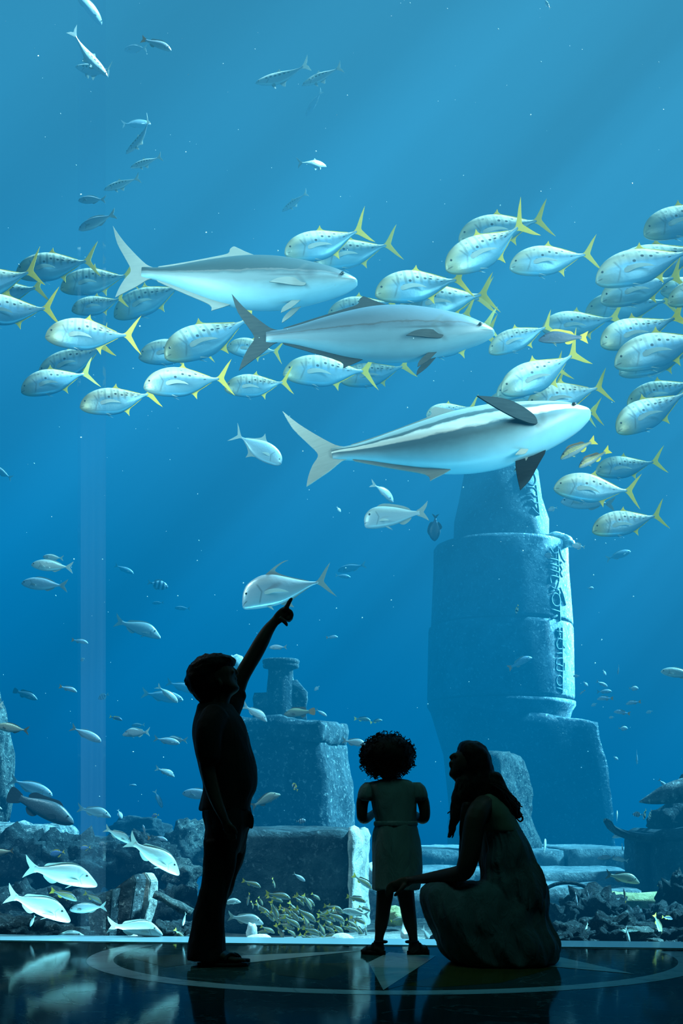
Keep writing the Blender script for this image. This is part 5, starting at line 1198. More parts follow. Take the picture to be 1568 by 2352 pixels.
stone_block('broken_slab', (-.12, -.06, -.02), (.12, .06, .025), 'small lit slab lying aslant just behind the boy\'s knee', 'stone slab', S_CORAL, at=P(397, 2076, 7.3), tilt=(0, .45), r=.012, amp=.015, freq=9, res=.03)
# ---- pale domes and stumps on the sand
boulder('domed_rock', P(594, 2164, 6.8), (.080, .07, .045), 'white domed rock on the sand beside the boy\'s shoe', S_WHITE, seed=101, amp=.08, sub=3)
boulder('domed_rock', P(786, 2164, 6.8), (.068, .06, .05), 'white domed rock on the sand left of the girl\'s sandals', S_WHITE, seed=102, amp=.08, sub=3)
boulder('domed_rock', P(224, 2166, 6.85), (.08, .07, .028), 'pale domed rock behind the sill below the pale emperor', S_WHITE, seed=103, amp=.08, sub=3)
boulder('coral_stump', P(578, 2142, 6.95), (.03, .03, .055), 'white upright coral stump behind the domed rock near the boy', S_WHITE, cat='coral', seed=104, amp=.2, sub=3)
boulder('coral_stump', P(938, 2142, 6.9), (.040, .04, .08), 'white upright coral seen between the girl\'s ankles', S_WHITE, cat='coral', seed=105, amp=.25, sub=3)
boulder('coral_stump', P(306, 2158, 6.85), (.03, .03, .035), 'small pale stump at the foot of the upright slabs', S_WHITE, cat='coral', seed=106, amp=.2, sub=3)
boulder('rock', P(848, 2008, 8.9), (.05, .06, .08), 'bright white rock between the block\'s end and the girl\'s dress', S_WHITE, seed=107, amp=.35, sub=3)
boulder('rock', P(905, 2105, 7.8), (.10, .1, .06), 'pale yellowish rock seen between the girl\'s calves', S_YELLOW, seed=108, amp=.35, sub=3)

# ---- rubble along the sill and drifting specks
for k, (x, y, Y, rx, rz, lb) in enumerate([(10, 2140, 7.1, .22, .11, 'dark rubble mound at the sill, cut by the left edge'), (120, 2150, 7.15, .20, .09, 'dark rubble mound at the sill under the emperor nearest the left edge'), (195, 2155, 7.05, .10, .06, 'dark rubble mound at the sill left of the upright slabs'), (372, 2146, 7.05, .13, .09, 'dark rubble mound at the sill right of the pale emperor\'s snout'),
        (425, 2152, 6.95, .06, .07, 'little dark rubble mound at the sill beside the boy\'s hem'), (1010, 2156, 7.0, .05, .04, 'dark rubble rock at the sill beside the girl\'s right sandal'), (1300, 2150, 7.0, .15, .09, 'dark rubble mound at the sill just right of the woman\'s hem'),
        (1395, 2142, 7.1, .20, .12, 'dark rubble mound at the sill, largest to the right of the woman'), (1490, 2150, 7.05, .16, .09, 'dark rubble mound at the sill behind the small netted rock'), (1570, 2140, 7.1, .16, .13, 'dark rubble mound at the sill, cut by the right edge')]):
    boulder('rock', P(x, y + 8, Y), (rx, .12, rz), lb, S_DARK, seed=k + 120, amp=.45, freq=2.4, sub=4)
bm = bmesh.new(); rp = random.Random(9)
for k in range(420):
    Y = rp.uniform(6.9, 12); px, py = rp.uniform(-250, 1820), rp.uniform(-60, 1900)
    c = P(px, py, Y)
    bmesh.ops.create_icosphere(bm, subdivisions=1, radius=rp.choice((.0016, .0022, .003, .0045)) * Y / 8, matrix=Matrix.Translation(c))
tag(obj('drifting_specks', bm, S_WHITE), 'tiny white specks drifting all through the water', 'particles', kind='stuff')
# ================================================================ the three visitors
def cloth_mat(name, a, b, scale=6, bump=.01, rough=.85, sheen=0):
    t = NT(name); tc = t.n('ShaderNodeTexCoord').outputs['Object']
    mp = t.n('ShaderNodeMapping'); mp.inputs['Scale'].default_value = (scale * 2.2, scale * 2.2, scale * .7); t.l(tc, mp.inputs[0])
    n = t.noise(mp.outputs[0], 1.0, 4, .6, .6)
    return t.done(t.bsdf(t.mix(n, a + (1,), b + (1,)), rough, 0, .2, bump=n, bump_d=bump))
SKIN = cloth_mat('skin', (.06, .045, .036), (.075, .055, .042), 4, .001, .55)
HAIR = cloth_mat('black_brown_hair', (.008, .006, .005), (.014, .010, .008), 40, .004, .6)
BOY_SHIRT = cloth_mat('black_tee_cloth', (.010, .011, .011), (.016, .017, .017), 5, .012)
BOY_TROUS = cloth_mat('dark_trouser_cloth', (.010, .012, .012), (.018, .02, .02), 5, .012)
RUBBER = cloth_mat('black_rubber', (.008, .008, .008), (.014, .014, .014), 20, .001, .6)
GIRL_DRESS = cloth_mat('grey_green_cotton', (.16, .24, .24), (.25, .34, .33), 7, .014)
WOM_DRESS = cloth_mat('dark_crinkled_cotton', (.05, .10, .11), (.12, .19, .20), 9, .02)
WOM_BOD = cloth_mat('olive_bodice', (.14, .18, .13), (.18, .22, .16), 7, .006)

def stack(bm, Y, rows, seg=32, sub=4, pleat=None, cap=True, mi=0):
    """horizontal slices: (left px, right px, row px, half depth m[, depth shift m]); pleat(angle, k) scales the slice's radius."""
    st = catmull([tuple(r) + ((0.0,) if len(r) == 4 else ()) for r in rows], sub)
    rings = []
    for i, (xl, xr, py, ry, dy) in enumerate(st):
        a, b = P(xl, py, Y + dy), P(xr, py, Y + dy)
        c = (a + b) / 2; rx = (b - a).length / 2
        r = []
        for k in range(seg):
            th = 2 * PI * k / seg
            f = 1.0 if pleat is None else pleat(th, i / (len(st) - 1))
            r.append(c + Vector((rx * f * math.cos(th), ry * f * math.sin(th), 0)))
        rings.append(r)
    if rings[0][0].z > rings[-1][0].z: rings.reverse()
    add_rings(bm, rings, cap=cap, mi=mi)
def limb(bm, pts, seg=14, sub=3, flat=1.0):
    """(px, py, Y, r px[, depth ratio]) stations in photo pixels."""
    st = []
    for p in pts:
        v = P(p[0], p[1], p[2]); r = p[3] * p[2] / FOC
        st.append((v.x, v.y, v.z, r, r * (p[4] if len(p) > 4 else flat)))
    add_tube(bm, st, seg, sub)
def fuse(o, vox=.005, it=3):
    m = o.modifiers.new('fuse', 'REMESH'); m.mode = 'VOXEL'; m.voxel_size = vox; m.use_smooth_shade = True
    s = o.modifiers.new('soften', 'SMOOTH'); s.factor = .5; s.iterations = it
    return o
def ruffle(bm, amp, freq, seed=0, zmax=None):
    bm.normal_update()
    for v in bm.verts:
        v.co += v.normal * amp * noise.fractal(Vector((v.co.x * freq, v.co.y * freq, v.co.z * freq * .45 + seed)), 1, 2, 3)

# ---------------------------------------------------------------- the boy
YB = 5.55
bm = bmesh.new()
stack(bm, YB, [(478, 514, 1511, .035), (464, 530, 1520, .058), (456, 536, 1532, .068), (452, 541, 1545, .072), (453, 540, 1556, .072), (457, 541, 1564, .070), (464, 546, 1573, .064), (470, 550, 1580, .055), (474, 545, 1589, .046), (474, 532, 1599, .044), (471, 527, 1612, .046), (464, 526, 1632, .055), (458, 535, 1650, .10)], 24)
limb(bm, [(532, 1534, YB, 4), (540, 1541, YB, 4.6), (544.5, 1546.5, YB, 4.2)], 10)                 # nose
limb(bm, [(538, 1556, YB, 4, 2.2), (542, 1559, YB, 3.6, 2.0)], 8); limb(bm, [(539, 1566, YB, 4, 2.2), (543, 1567, YB, 3.4, 2)], 8)   # lips
for s in (-1, 1): limb(bm, [(503, 1562, YB + s * .072, 3, .6), (507, 1571, YB + s * .076, 7, .35), (505, 1582, YB + s * .070, 3.5, .5)], 8)  # ears
for s in (-1, 1): add_ball(bm, P(533, 1543, YB + s * .030), .0105, 10, 8)                          # eyes under the brow
stack(bm, YB, [(474, 545, 1650, .11), (460, 560, 1690, .125), (468, 572, 1760, .12), (474, 572, 1820, .12), (474, 566, 1870, .125)], 24)
for dy, x0 in ((-.07, 0), (.075, 10)):                                                           # legs inside the trousers
    limb(bm, [(516 + x0, 1880, YB + dy, 34), (508 + x0, 1960, YB + dy, 32), (496 + x0 * .7, 2050, YB + dy, 24), (480 + x0 * .5, 2110, YB + dy, 22), (474 + x0 * .3, 2180, YB + dy, 15), (478 + x0 * .3, 2200, YB + dy, 15)])
    f0 = x0 * .9
    limb(bm, [(462 + f0, 2199, YB + dy, 12, 1.3), (492 + f0, 2193, YB + dy - .005, 14, 1.4), (524 + f0, 2200, YB + dy - .01, 9.5, 2.6), (545 + f0 * .4, 2205, YB + dy - .015, 7, 3.4)])
    for k in range(5):
        yy = YB + dy - .015 - (.030 - .0155 * k) * (1 if dy < 0 else -1)
        limb(bm, [(540 + f0 * .4, 2205, yy, 5), (553 + f0 * .4 - k * 1.2, 2205, yy, 5.2 - .35 * k), (561 + f0 * .4 - k * 2.4, 2207, yy, 4.6 - .35 * k)], 8)
ya = YB + .15                                                                                     # raised far arm
limb(bm, [(520, 1640, ya - .04, 26), (538, 1598, ya, 21), (553, 1558, ya, 18.5), (570, 1527, ya, 18), (585, 1502, ya + .005, 18), (601, 1473, ya + .01, 17), (615, 1448, ya + .02, 14), (628, 1431, ya + .02, 11.2, .85), (634, 1425, ya + .02, 11, .8)], 16)
limb(bm, [(632, 1427, ya + .02, 11, .7), (643, 1416, ya + .02, 13.5, .62), (652, 1406, ya + .02, 12.5, .6), (656, 1401, ya + .02, 10, .6)], 14)   # palm
limb(bm, [(653, 1402, ya + .012, 6.5), (660, 1391, ya + .012, 5.2), (665, 1381, ya + .012, 4.8), (670, 1374.5, ya + .012, 3.4)], 10)                # index finger
for k, (yy, l) in enumerate(((.020, 1.0), (.030, .95), (.040, .8))):                                                                          # three curled fingers
    yk = ya + yy
    limb(bm, [(655, 1404, yk, 6.0 - .4 * k), (665, 1404 + 2 * k, yk, 5.8 - .4 * k), (669.5, 1413 + 2 * k, yk, 5.2 - .4 * k), (664, 1422 + 2 * k, yk, 4.6 - .4 * k), (656, 1420 + k, yk, 4)], 10)
limb(bm, [(644, 1421, ya - .008, 6.0), (652, 1427, ya - .016, 5.2), (657, 1433, ya - .014, 4.4), (658.5, 1437, ya - .010, 3.2)], 10)                 # thumb
yn = YB - .17                                                                                     # near arm hanging
limb(bm, [(488, 1655, yn + .06, 26), (478, 1690, yn, 21), (475, 1745, yn, 18.5), (481, 1785, yn, 17), (488, 1813, yn, 16.5), (499, 1845, yn - .01, 14), (511, 1872, yn - .02, 11), (517, 1886, yn - .02, 9.5)], 16)
limb(bm, [(516, 1884, yn - .02, 9.5, .7), (523, 1898, yn - .02, 12, .55), (529, 1908, yn - .02, 11, .5)], 12)
for k in range(4):
    x = 533 - k * 4.5
    limb(bm, [(x - 4, 1904, yn - .02 + .004 * k, 4.8), (x + 3, 1915, yn - .02 + .006 * k, 4.3), (x + 7 - k * .6, 1923 - abs(k - 1), yn - .012 + .006 * k, 3.8), (x + 8 - k, 1928 - 2 * abs(k - 1), yn - .002 + .006 * k, 3.0)], 8)
limb(bm, [(526, 1893, yn - .028, 5), (536, 1901, yn - .036, 4.6), (541, 1909, yn - .034, 4), (543, 1915, yn - .03, 3)], 8)
boy = fuse(obj('person', bm, SKIN), .0042)
tag(boy, 'boy in dark tee and long trousers standing in profile, pointing up at the fish', 'person')
# hair
bm = bmesh.new()
stack(bm, YB, [(482, 508, 1503, .025), (462, 528, 1507, .055), (448, 539, 1515, .074), (437, 538, 1527, .083), (430, 527, 1541, .086), (425, 522, 1556, .087), (427, 516, 1571, .085), (434, 509, 1585, .080), (445, 500, 1599, .070), (456, 490, 1610, .055), (462, 482, 1617, .03)], 36, pleat=lambda th, k: 1 + .016 * math.sin(th * 13 + k * 9) + .012 * math.sin(th * 29 - k * 21))
limb(bm, [(514, 1513, YB, 8, 4.5), (530, 1516, YB, 6.5, 5), (535, 1525, YB, 3, 7)], 12)
ruffle(bm, .008, 60)
obj('hair', bm, HAIR, boy)
# tee
bm = bmesh.new()
stack(bm, YB, [(457, 527, 1616, .062), (453, 534, 1622, .075), (450, 546, 1640, .118), (446, 559, 1658, .148), (443, 571, 1690, .158), (448, 579, 1720, .155), (453, 585, 1741, .155), (460, 590, 1772, .155), (465, 592, 1795, .155), (466, 589, 1815, .153), (463, 579, 1834, .152), (458, 575, 1858, .152), (460, 573, 1862, .150)], 40, pleat=lambda th, k: 1 + .012 * math.sin(th * 7 + k * 5) * k)
limb(bm, [(494, 1648, yn + .06, 33), (481, 1672, yn + .01, 33), (478, 1705, yn - .005, 30), (478, 1738, yn - .005, 26.5), (478, 1743, yn - .005, 25)], 18)
limb(bm, [(520, 1640, ya - .05, 30), (534, 1616, ya - .02, 27), (540, 1600, ya - .01, 24), (546, 1592, ya - .005, 23)], 18)
ruffle(bm, .006, 14)
fuse(obj('tee_shirt', bm, BOY_SHIRT, boy), .006, 2)
# trousers
bm = bmesh.new()
stack(bm, YB, [(464, 574, 1850, .145), (465, 577, 1872, .148), (470, 577, 1890, .15), (472, 569, 1908, .15), (469, 564, 1935, .15), (470, 556, 1960, .13)], 36)
stack(bm, YB - .075, [(469, 548, 1930, .074), (470, 542, 1975, .072), (467, 533, 2020, .07), (457, 524, 2056, .072), (444, 515, 2100, .072), (436, 512, 2140, .074), (431, 513, 2180, .078), (430, 515, 2203, .08), (433, 512, 2206, .07)], 28)
stack(bm, YB + .075, [(476, 566, 1920, .074), (478, 560, 1972, .072), (474, 545, 2012, .07), (468, 533, 2052, .07), (456, 517, 2078, .07), (446, 514, 2130, .072), (440, 516, 2175, .076), (438, 518, 2196, .078), (442, 514, 2200, .07)], 28)
limb(bm, [(572, 1866, YB - .06, 5), (577, 1880, YB - .06, 5), (576, 1900, YB - .06, 3.5)], 8)
ruffle(bm, .010, 13, 3)
fuse(obj('trousers', bm, BOY_TROUS, boy), .006, 2)
for dy, f0 in ((-.085, 0), (.07, 9)):
    bm = bmesh.new()
    a, b = P(452 + f0, 2211, YB + dy), P(571 + f0 * .4, 2211, YB + dy)
    n = 16; top, bot = [], []
    for k in range(n):
        th = 2 * PI * k / n
        c = (a + b) / 2
        p = Vector((c.x + (b.x - a.x) / 2 * math.cos(th), YB + dy - .006 + (.043 + .008 * math.cos(th)) * math.sin(th), 0))
        bot.append(p + Vector((0, 0, .001))); top.append(p + Vector((0, 0, .016)))
    add_rings(bm, [bot, top])
    limb(bm, [(516 + f0, 2205, YB + dy - .05, 3.5), (530 + f0, 2191, YB + dy - .02, 3.8), (546 + f0 * .6, 2199, YB + dy - .004, 3), (530 + f0, 2191, YB + dy + .02, 3.8), (516 + f0, 2205, YB + dy + .045, 3.5)], 8)
    obj('flip_flop', bm, RUBBER, boy)

# ---------------------------------------------------------------- the little girl, seen from behind
YG = 5.93
bm = bmesh.new()
stack(bm, YG, [(872, 908, 1694, .03), (856, 924, 1706, .058), (850, 930, 1730, .078), (853, 928, 1752, .076), (860, 922, 1768, .064), (872, 914, 1782, .045), (878, 916, 1792, .04), (866, 932, 1804, .052), (858, 946, 1830, .062), (866, 944, 1880, .062), (864, 952, 1930, .072), (866, 950, 1990, .078), (870, 946, 2030, .07)], 24)
limb(bm, [(866, 1764, YG - .0, 13, 2.2), (864, 1774, YG + .01, 10, 2.2), (863, 1779, YG + .015, 6.5, 2)], 10)      # jaw turned to the side
limb(bm, [(850, 1746, YG + .05, 6), (843, 1752, YG + .058, 5)], 8)                                               # nose
for s in (-1, 1): limb(bm, [(890 + s * 39, 1738, YG, 5, 1.2), (890 + s * 41, 1752, YG, 4, 1)], 8)
for s in (-1, 1): add_ball(bm, P(868 + s * 13, 1738, YG + .066), .009, 8, 6)
for sx, x1, x2, x3 in ((-1, 846, 833, 831), (1, 956, 970, 975)):
    limb(bm, [(x1, 1815, YG, 15), (x2, 1838, YG - .005, 14.5), (x3, 1862, YG - .005, 13), (x3 + sx * -1, 1878, YG + .005, 12.5), (x3 - sx * 8, 1881, YG + .035, 11.5), (x3 - sx * 22, 1872, YG + .11, 9), (x3 - sx * 30, 1864, YG + .15, 7.5)], 14)
    hx, hy = x3 - sx * 33, 1861
    limb(bm, [(hx + sx * 3, hy + 3, YG + .145, 7.5), (hx - sx * 5, hy - 2, YG + .165, 9, .7), (hx - sx * 11, hy - 5, YG + .175, 8, .7)], 10)
    for k in range(4): limb(bm, [(hx - sx * 9, hy - 10 + k * 4.6, YG + .172, 3.2), (hx - sx * 16, hy - 11 + k * 4.6, YG + .185, 3), (hx - sx * 19, hy - 8 + k * 4.4, YG + .172, 2.6)], 8)
    limb(bm, [(hx - sx * 3, hy - 8, YG + .16, 3.6), (hx - sx * 8, hy - 15, YG + .165, 3.2), (hx - sx * 12, hy - 18, YG + .17, 2.6)], 8)
for pts in ([(887, 2015, 22), (884, 2052, 20), (880, 2084, 17.5), (878, 2104, 16.5), (875, 2125, 15), (871.5, 2146, 11), (870, 2160, 10.5), (871, 2176, 12)], [(927, 2015, 22), (931, 2052, 20.5), (936, 2084, 18), (939, 2106, 17), (943, 2126, 15), (947.5, 2146, 11), (949, 2160, 10.5), (949, 2176, 12)]):
    limb(bm, [(x, y, YG, r) for x, y, r in pts], 14)
for hx, tx, ty in ((874, 838, .055), (946, 976, .055)):
    sg = 1 if tx > hx else -1
    limb(bm, [(hx - sg * 1, 2180, YG - .008, 11), (hx + sg * 12, 2178, YG + .012, 11), (hx + sg * 26, 2180, YG + .04, 9.5, 1.5), (tx, 2183, YG + ty, 7.5, 1.7)], 12)
    for k in range(5): limb(bm, [(tx - sg * 3 + (k - 2) * 1.6, 2183, YG + ty - .02 + .011 * k, 4), (tx + sg * (6 - k * .5) + (k - 2) * 1.0, 2184, YG + ty - .018 + .012 * k, 4 - .25 * k)], 8)
girl = fuse(obj('person', bm, SKIN), .0042)
tag(girl, 'little curly-haired girl in a pale dress and sandals, standing with her back to us', 'person')
# curly hair
bm = bmesh.new(); rh = random.Random(11)
hc = P(890, 1736, YG)
bmesh.ops.create_icosphere(bm, subdivisions=4, radius=1)
for v in bm.verts:
    n = v.co.copy()
    w = 1 + .05 * noise.fractal(n * 5, 1, 2, 4)
    zz = n.z * (.098 if n.z > 0 else .088)
    v.co = hc + Vector((n.x * .118 * (1 if n.z > -.2 else 1.02) + .002, n.y * .108, zz)) * w
for k in range(560):
    a = rh.uniform(0, 2 * PI); cz = rh.uniform(-.92, 1); s_ = math.sqrt(1 - cz * cz)
    n = Vector((s_ * math.cos(a), s_ * math.sin(a) * .9, cz))
    ex = rh.uniform(.93, 1.045); c0 = hc + Vector((n.x * .120 * ex + (0 if cz > -.3 else -.004), n.y * .110 * ex, n.z * (.098 if n.z > 0 else .094) * ex))
    dr = (Vector((rh.uniform(-.5, .5), rh.uniform(-.5, .5), -1.0 if cz < .4 else rh.uniform(-1, .6)))).normalized()
    u = dr.orthogonal().normalized(); w_ = dr.cross(u)
    r, ln, ph = rh.uniform(.005, .010), rh.uniform(.02, .05), rh.uniform(0, 6)
    add_tube(bm, [tuple(c0 + dr * (ln * (j / 9 - .4)) + (u * math.cos(ph + j * 1.15) + w_ * math.sin(ph + j * 1.15)) * r) + (.0017,) for j in range(10)], 4, 1)
obj('hair', bm, HAIR, girl)
# dress
def pl_g(th, k): return 1 + (.030 * math.sin(th * 9 + 1.5 * math.sin(k * 4)) + .018 * math.sin(th * 17 + 2)) * max(0, k - .45) * 1.6
bm = bmesh.new()
stack(bm, YG, [(868, 928, 1790, .050), (852, 944, 1795, .058), (842, 958, 1804, .066), (844, 962, 1818, .074), (850, 957, 1836, .080), (855, 956, 1862, .082), (861, 955, 1888, .084), (861, 956, 1894, .087), (857, 961, 1912, .094), (855, 966, 1950, .105), (855, 967, 1990, .112), (855, 966, 2030, .118), (856, 964, 2042, .118), (862, 958, 2043, .10)], 44, pleat=pl_g)
ruffle(bm, .007, 15, 5)
dress = obj('dress', bm, GIRL_DRESS, girl)
bm = bmesh.new()
stack(bm, YG, [(860, 957, 1886, .088), (858, 959, 1889, .092), (858, 959, 1895, .092), (860, 957, 1898, .089)], 40); obj('waistband', bm, GIRL_DRESS, dress)
for cx_, sg in ((841, -1), (962, 1)):
    bm = bmesh.new()
    stack(bm, YG, [(cx_ - 9 + sg * -6, cx_ + 9 - sg * 6, 1797, .02), (cx_ - 15 - sg * 2, cx_ + 15 - sg * 2, 1806, .042), (cx_ - 18, cx_ + 18, 1818, .052), (cx_ - 19 + sg, cx_ + 19 + sg, 1830, .054), (cx_ - 16 + sg * 1, cx_ + 16 + sg, 1838, .045), (cx_ - 12, cx_ + 12, 1840, .03)], 30, pleat=lambda th, k: 1 + .06 * math.sin(th * 11) * math.sin(PI * k))
    obj('puff_sleeve', bm, GIRL_DRESS, dress)
# sandals
for hx, tx, ty in ((874, 838, .055), (946, 976, .055)):
    sg = 1 if tx > hx else -1
    bm = bmesh.new()
    c0, c1 = P(hx - sg * 11, 2194, YG - .01), P(tx + sg * 8, 2194, YG + ty)
    d = (c1 - c0); d.z = 0; L_d = d.length; d.normalize(); q = Vector((-d.y, d.x, 0))
    bot, top = [], []
    for k in range(18):
        th = 2 * PI * k / 18
        p = (c0 + c1) / 2 + d * (L_d / 2 * math.cos(th)) + q * ((.030 + .006 * math.cos(th)) * math.sin(th)); p.z = .001
        bot.append(p); top.append(p + Vector((0, 0, .019)))
    add_rings(bm, [bot, top]); sd_ = obj('sandal', bm, RUBBER, girl)
    for j, (px, y0, r, w) in enumerate(((hx, 2163, 13.5, .030), (hx + sg * 14, 2172, 12, .034), (hx + sg * 27, 2178, 11, .034))):
        bm = bmesh.new(); cy_ = YG + (.0, .02, .045)[j]
        st = []
        for k in range(9):
            th = PI * k / 8 if j else 2 * PI * k / 8
            v = P(px, y0 + (8 if j else 0), cy_)
            st.append((v.x + sg * .004 * math.sin(th) + (math.cos(th) * r * YG / FOC if not j else .012 * sg * math.cos(th)), v.y + (w * math.sin(th) if not j else -w * math.cos(th)), v.z + (.0 if not j else .026 * math.sin(th)), .006, .006))
        add_tube(bm, st, 8, 2); obj('strap', bm, RUBBER, sd_)

# ---------------------------------------------------------------- the crouching woman
YW = 5.62
bm = bmesh.new()
stack(bm, YW, [(1064, 1096, 1708, .03), (1054, 1104, 1716, .055), (1049, 1110, 1724, .066), (1045, 1113, 1733, .071), (1041, 1114, 1741, .072), (1037, 1114, 1750, .07), (1036, 1113, 1758, .068), (1034, 1112, 1767, .062), (1031, 1110, 1775, .052), (1031, 1106, 1781, .044), (1038, 1100, 1788, .042), (1046, 1098, 1797, .045), (1050, 1100, 1812, .048), (1058, 1112, 1832, .06), (1070, 1130, 1846, .10)], 24)
limb(bm, [(1044, 1732, YW, 4.2), (1037, 1737, YW, 4.6), (1034, 1741, YW, 4.2)], 10)                                # nose, tipped up
limb(bm, [(1037, 1751, YW, 4.5, 2.2), (1032.5, 1753, YW, 3.4, 2.2)], 8); limb(bm, [(1037, 1760, YW, 4.5, 2.2), (1033, 1759, YW, 3.4, 2.2)], 8)
for s in (-1, 1): limb(bm, [(1084, 1738, YW + s * .070, 4, .6), (1087, 1748, YW + s * .075, 7, .35), (1084, 1760, YW + s * .068, 3.5, .5)], 8)
for s in (-1, 1): add_ball(bm, P(1045, 1735, YW + s * .029), .0105, 10, 8)
stack(bm, YW, [(1085, 1122, 1832, .10), (1080, 1150, 1850, .145), (1082, 1172, 1880, .15), (1096, 1188, 1910, .13), (1106, 1208, 1950, .125), (1106, 1228, 1990, .15), (1110, 1242, 2030, .165), (1120, 1246, 2080, .16), (1140, 1236, 2120, .12)], 28)
yn = YW - .17
limb(bm, [(1112, 1850, yn + .06, 26), (1095, 1872, yn, 26), (1086, 1910, yn - .01, 25), (1081, 1950, yn - .015, 24), (1072, 1985, yn - .01, 23), (1064, 2003, yn + .005, 21), (1046, 2008, yn + .03, 18.5), (1015, 2012, yn + .10, 15.5), (975, 2018, yn + .19, 12), (948, 2021, yn + .25, 9.6, .85), (940, 2023, yn + .265, 9.6, .8)], 16)
hY = yn + .27
limb(bm, [(944, 2022, hY, 10, .7), (928, 2027, hY + .012, 14, .55), (912, 2034, hY + .02, 13.5, .5)], 12)          # back of the hand, resting on the girl's dress
for k, (dy_, ln) in enumerate(((-9, .85), (-3, 1.0), (3.5, .97), (9.5, .8))):
    limb(bm, [(914, 2034 + dy_, hY + .020, 5.2 - .2 * k), (903 - 2 * ln, 2037 + dy_ * 1.05, hY + .028, 4.7 - .2 * k), (899 - 8 * ln, 2043 + dy_ * 1.05, hY + .030, 4.3 - .2 * k), (898 - 12 * ln, 2050 + dy_ * .9, hY + .026, 3.4 - .2 * k)], 8)
limb(bm, [(930, 2033, hY - .006, 6), (920, 2044, hY - .008, 5.4), (912, 2052, hY + .0, 4.8), (906, 2057, hY + .008, 3.6)], 8)
limb(bm, [(1096, 1856, YW + .12, 24), (1080, 1900, YW + .17, 23), (1074, 1950, YW + .19, 21), (1068, 1995, YW + .18, 19), (1040, 2025, YW + .14, 15), (1015, 2036, YW + .10, 10)], 14)   # far arm folded on the knee
limb(bm, [(1020, 2035, YW + .105, 10, .8), (1005, 2040, YW + .09, 12, .6), (996, 2044, YW + .08, 10, .6)], 10)
for k in range(5): limb(bm, [(998 - (k == 4) * -8, 2042 + (k == 4) * 4, YW + .10 - .014 * k, 4.6), (988 - (k == 4) * -4, 2048, YW + .10 - .016 * k, 4.2), (983 + (k == 4) * 8, 2058 - (k == 4) * 2, YW + .10 - .016 * k, 3.4)], 8)
for s in (-1, 1):                                                                                                # folded legs under the dress
    limb(bm, [(1195, 2090, YW + s * .07, 40), (1130, 2080, YW + s * .08, 40), (1060, 2078, YW + s * .08, 34), (1020, 2082, YW + s * .08, 27), (1030, 2115, YW + s * .08, 25), (1070, 2155, YW + s * .08, 22), (1110, 2190, YW + s * .08, 15), (1120, 2197, YW + s * .08, 13)], 14)
    limb(bm, [(1126, 2199, YW + s * .09, 12, 1.2), (1085, 2200, YW + s * .09, 11, 1.6), (1050, 2203, YW + s * .09, 7, 2.6)], 10)
woman = fuse(obj('person', bm, SKIN), .0048)
tag(woman, 'long-haired woman in a long dress crouching in profile with a hand behind the girl', 'person')
# hair
bm = bmesh.new()
stack(bm, YW, [(1066, 1092, 1702, .025), (1056, 1104, 1707, .05), (1051, 1114, 1716, .070), (1050, 1121, 1728, .080), (1052, 1127, 1742, .084), (1054, 1132, 1760, .085), (1053, 1137, 1780, .085), (1047, 1144, 1800, .088), (1046, 1154, 1818, .09), (1048, 1164, 1836, .085), (1060, 1170, 1850, .07), (1085, 1165, 1862, .05)], 40, pleat=lambda th, k: 1 + .012 * math.sin(th * 15 + k * 10) + .008 * math.sin(th * 37))
limb(bm, [(1062, 1795, YW - .05, 16), (1056, 1825, YW - .07, 19), (1050, 1852, YW - .08, 17), (1045, 1875, YW - .09, 13), (1038, 1896, YW - .09, 10), (1035, 1910, YW - .09, 8), (1031, 1921, YW - .09, 5)], 12)
limb(bm, [(1070, 1850, YW - .14, 12), (1062, 1885, YW - .16, 7), (1060, 1910, YW - .16, 5.5), (1060, 1928, YW - .16, 4), (1062, 1936, YW - .16, 3)], 10)
limb(bm, [(1130, 1790, YW - .04, 24), (1148, 1824, YW - .05, 24), (1168, 1846, YW - .05, 19), (1182, 1862, YW - .05, 13), (1190, 1876, YW - .05, 8)], 12)
ruffle(bm, .007, 45)
wh = fuse(obj('hair', bm, HAIR, woman), .0055, 3)
bm = bmesh.new()
rh = random.Random(5)
for k in range(60):
    if k < 38: a, b = (1128 + rh.uniform(-6, 12), 1800), (1188 + rh.uniform(-26, 8), 1872 + rh.uniform(-22, 12))
    else: a, b = (1058 + rh.uniform(-10, 8), 1800), (1032 + rh.uniform(-2, 16), 1915 + rh.uniform(-60, 8))
    yy = YW + rh.uniform(-.11, -.0); ph = rh.uniform(0, 6); am = rh.uniform(3, 7)
    pts = []
    for j in range(15):
        s_ = j / 14; f = max(0, s_ - .25) * 1.3
        pts.append((a[0] + (b[0] - a[0]) * s_ + am * f * math.cos(ph + j * 1.3) + (5 * math.sin(PI * s_) if k < 38 else 0), a[1] + (b[1] - a[1]) * s_ - (6 * math.sin(PI * s_) if k < 38 else 0) + am * .5 * f * math.sin(ph + j * 1.3), yy, 1.5))
    limb(bm, pts, 5, 1)
    if k == 37: back_bm, bm = bm, bmesh.new()
obj('loose_curls', bm, HAIR, wh); bm = back_bm
limb(bm, [(1188, 1870, YW - .06, 3), (1197, 1874, YW - .06, 2.6), (1200, 1882, YW - .06, 2.2), (1194, 1887, YW - .06, 2), (1187, 1881, YW - .06, 1.6)], 6)
obj('loose_curls', bm, HAIR, wh)
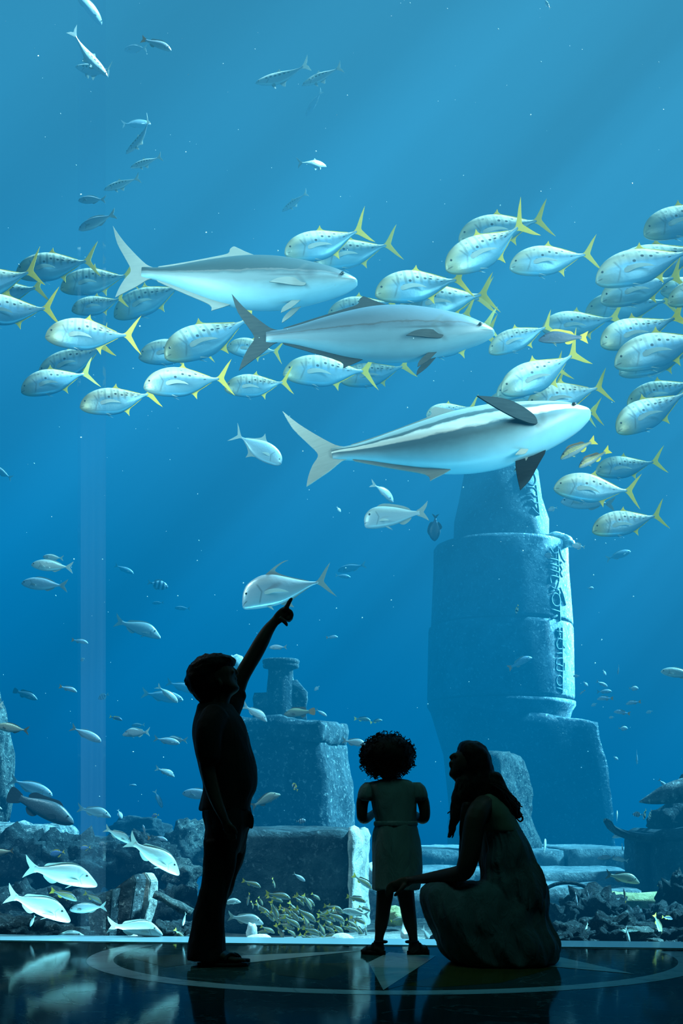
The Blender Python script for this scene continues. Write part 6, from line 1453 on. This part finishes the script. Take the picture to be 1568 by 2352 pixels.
# dress: gathered skirt and fitted bodice
def pl_w(th, k):
    sq = (abs(math.cos(th)) ** 2.5 + abs(math.sin(th)) ** 2.5) ** (-1 / 2.5)
    return sq * (1 + .030 * math.sin(th * 13 + 4 * math.sin(k * 3)) * min(1, .2 + k * 1.2) + .014 * math.sin(th * 23 + k * 9) * k + .01 * math.sin(th * 41 - k * 3))
bm = bmesh.new()
stack(bm, YW, [(1098, 1190, 1896, .158), (1104, 1199, 1914, .160), (1108, 1215, 1945, .168), (1104, 1228, 1975, .178), (1107, 1240, 1998, .185), (1106, 1248, 2020, .20), (1106, 1250, 2050, .21), (1110, 1248, 2080, .21)], 56, pleat=lambda th, k: pl_w(th, k) + .028 * math.sin(th * 29 + 3 * k) * min(1, .3 + k), cap=True)
stack(bm, YW, [(1010, 1246, 2022, .10), (984, 1255, 2027, .145), (969, 1257, 2038, .185), (963, 1258, 2050, .205), (965, 1258, 2070, .225), (975, 1255, 2101, .245), (986, 1261, 2124, .255), (996, 1268, 2143, .262), (1004, 1275, 2160, .268), (1014, 1278, 2178, .27), (1024, 1277, 2194, .27), (1036, 1270, 2206, .265), (1050, 1262, 2209.5, .25)], 84, pleat=pl_w)
ruffle(bm, .013, 11, 2)
for v in bm.verts: v.co.z = max(v.co.z, .004)
dw = fuse(obj('dress', bm, WOM_DRESS, woman), .0048, 1)
bm = bmesh.new()
stack(bm, YW, [(1108, 1126, 1824, .09), (1090, 1142, 1832, .128), (1084, 1162, 1849, .155), (1088, 1176, 1868, .163), (1092, 1186, 1886, .162), (1097, 1196, 1905, .160), (1100, 1196, 1909, .157)], 40)
ruffle(bm, .003, 18)
obj('bodice', bm, WOM_BOD, dw)
bm = bmesh.new(); limb(bm, [(1240, 2200, YW - .12, 7, 1.5), (1262, 2194, YW - .12, 7, 1.5), (1272, 2180, YW - .12, 6, 1.5), (1274, 2166, YW - .12, 3.5, 1.5)], 12)
obj('shoe', bm, cloth_mat('pale_shoe', (.3, .32, .32), (.45, .48, .48), 30, .004), woman)
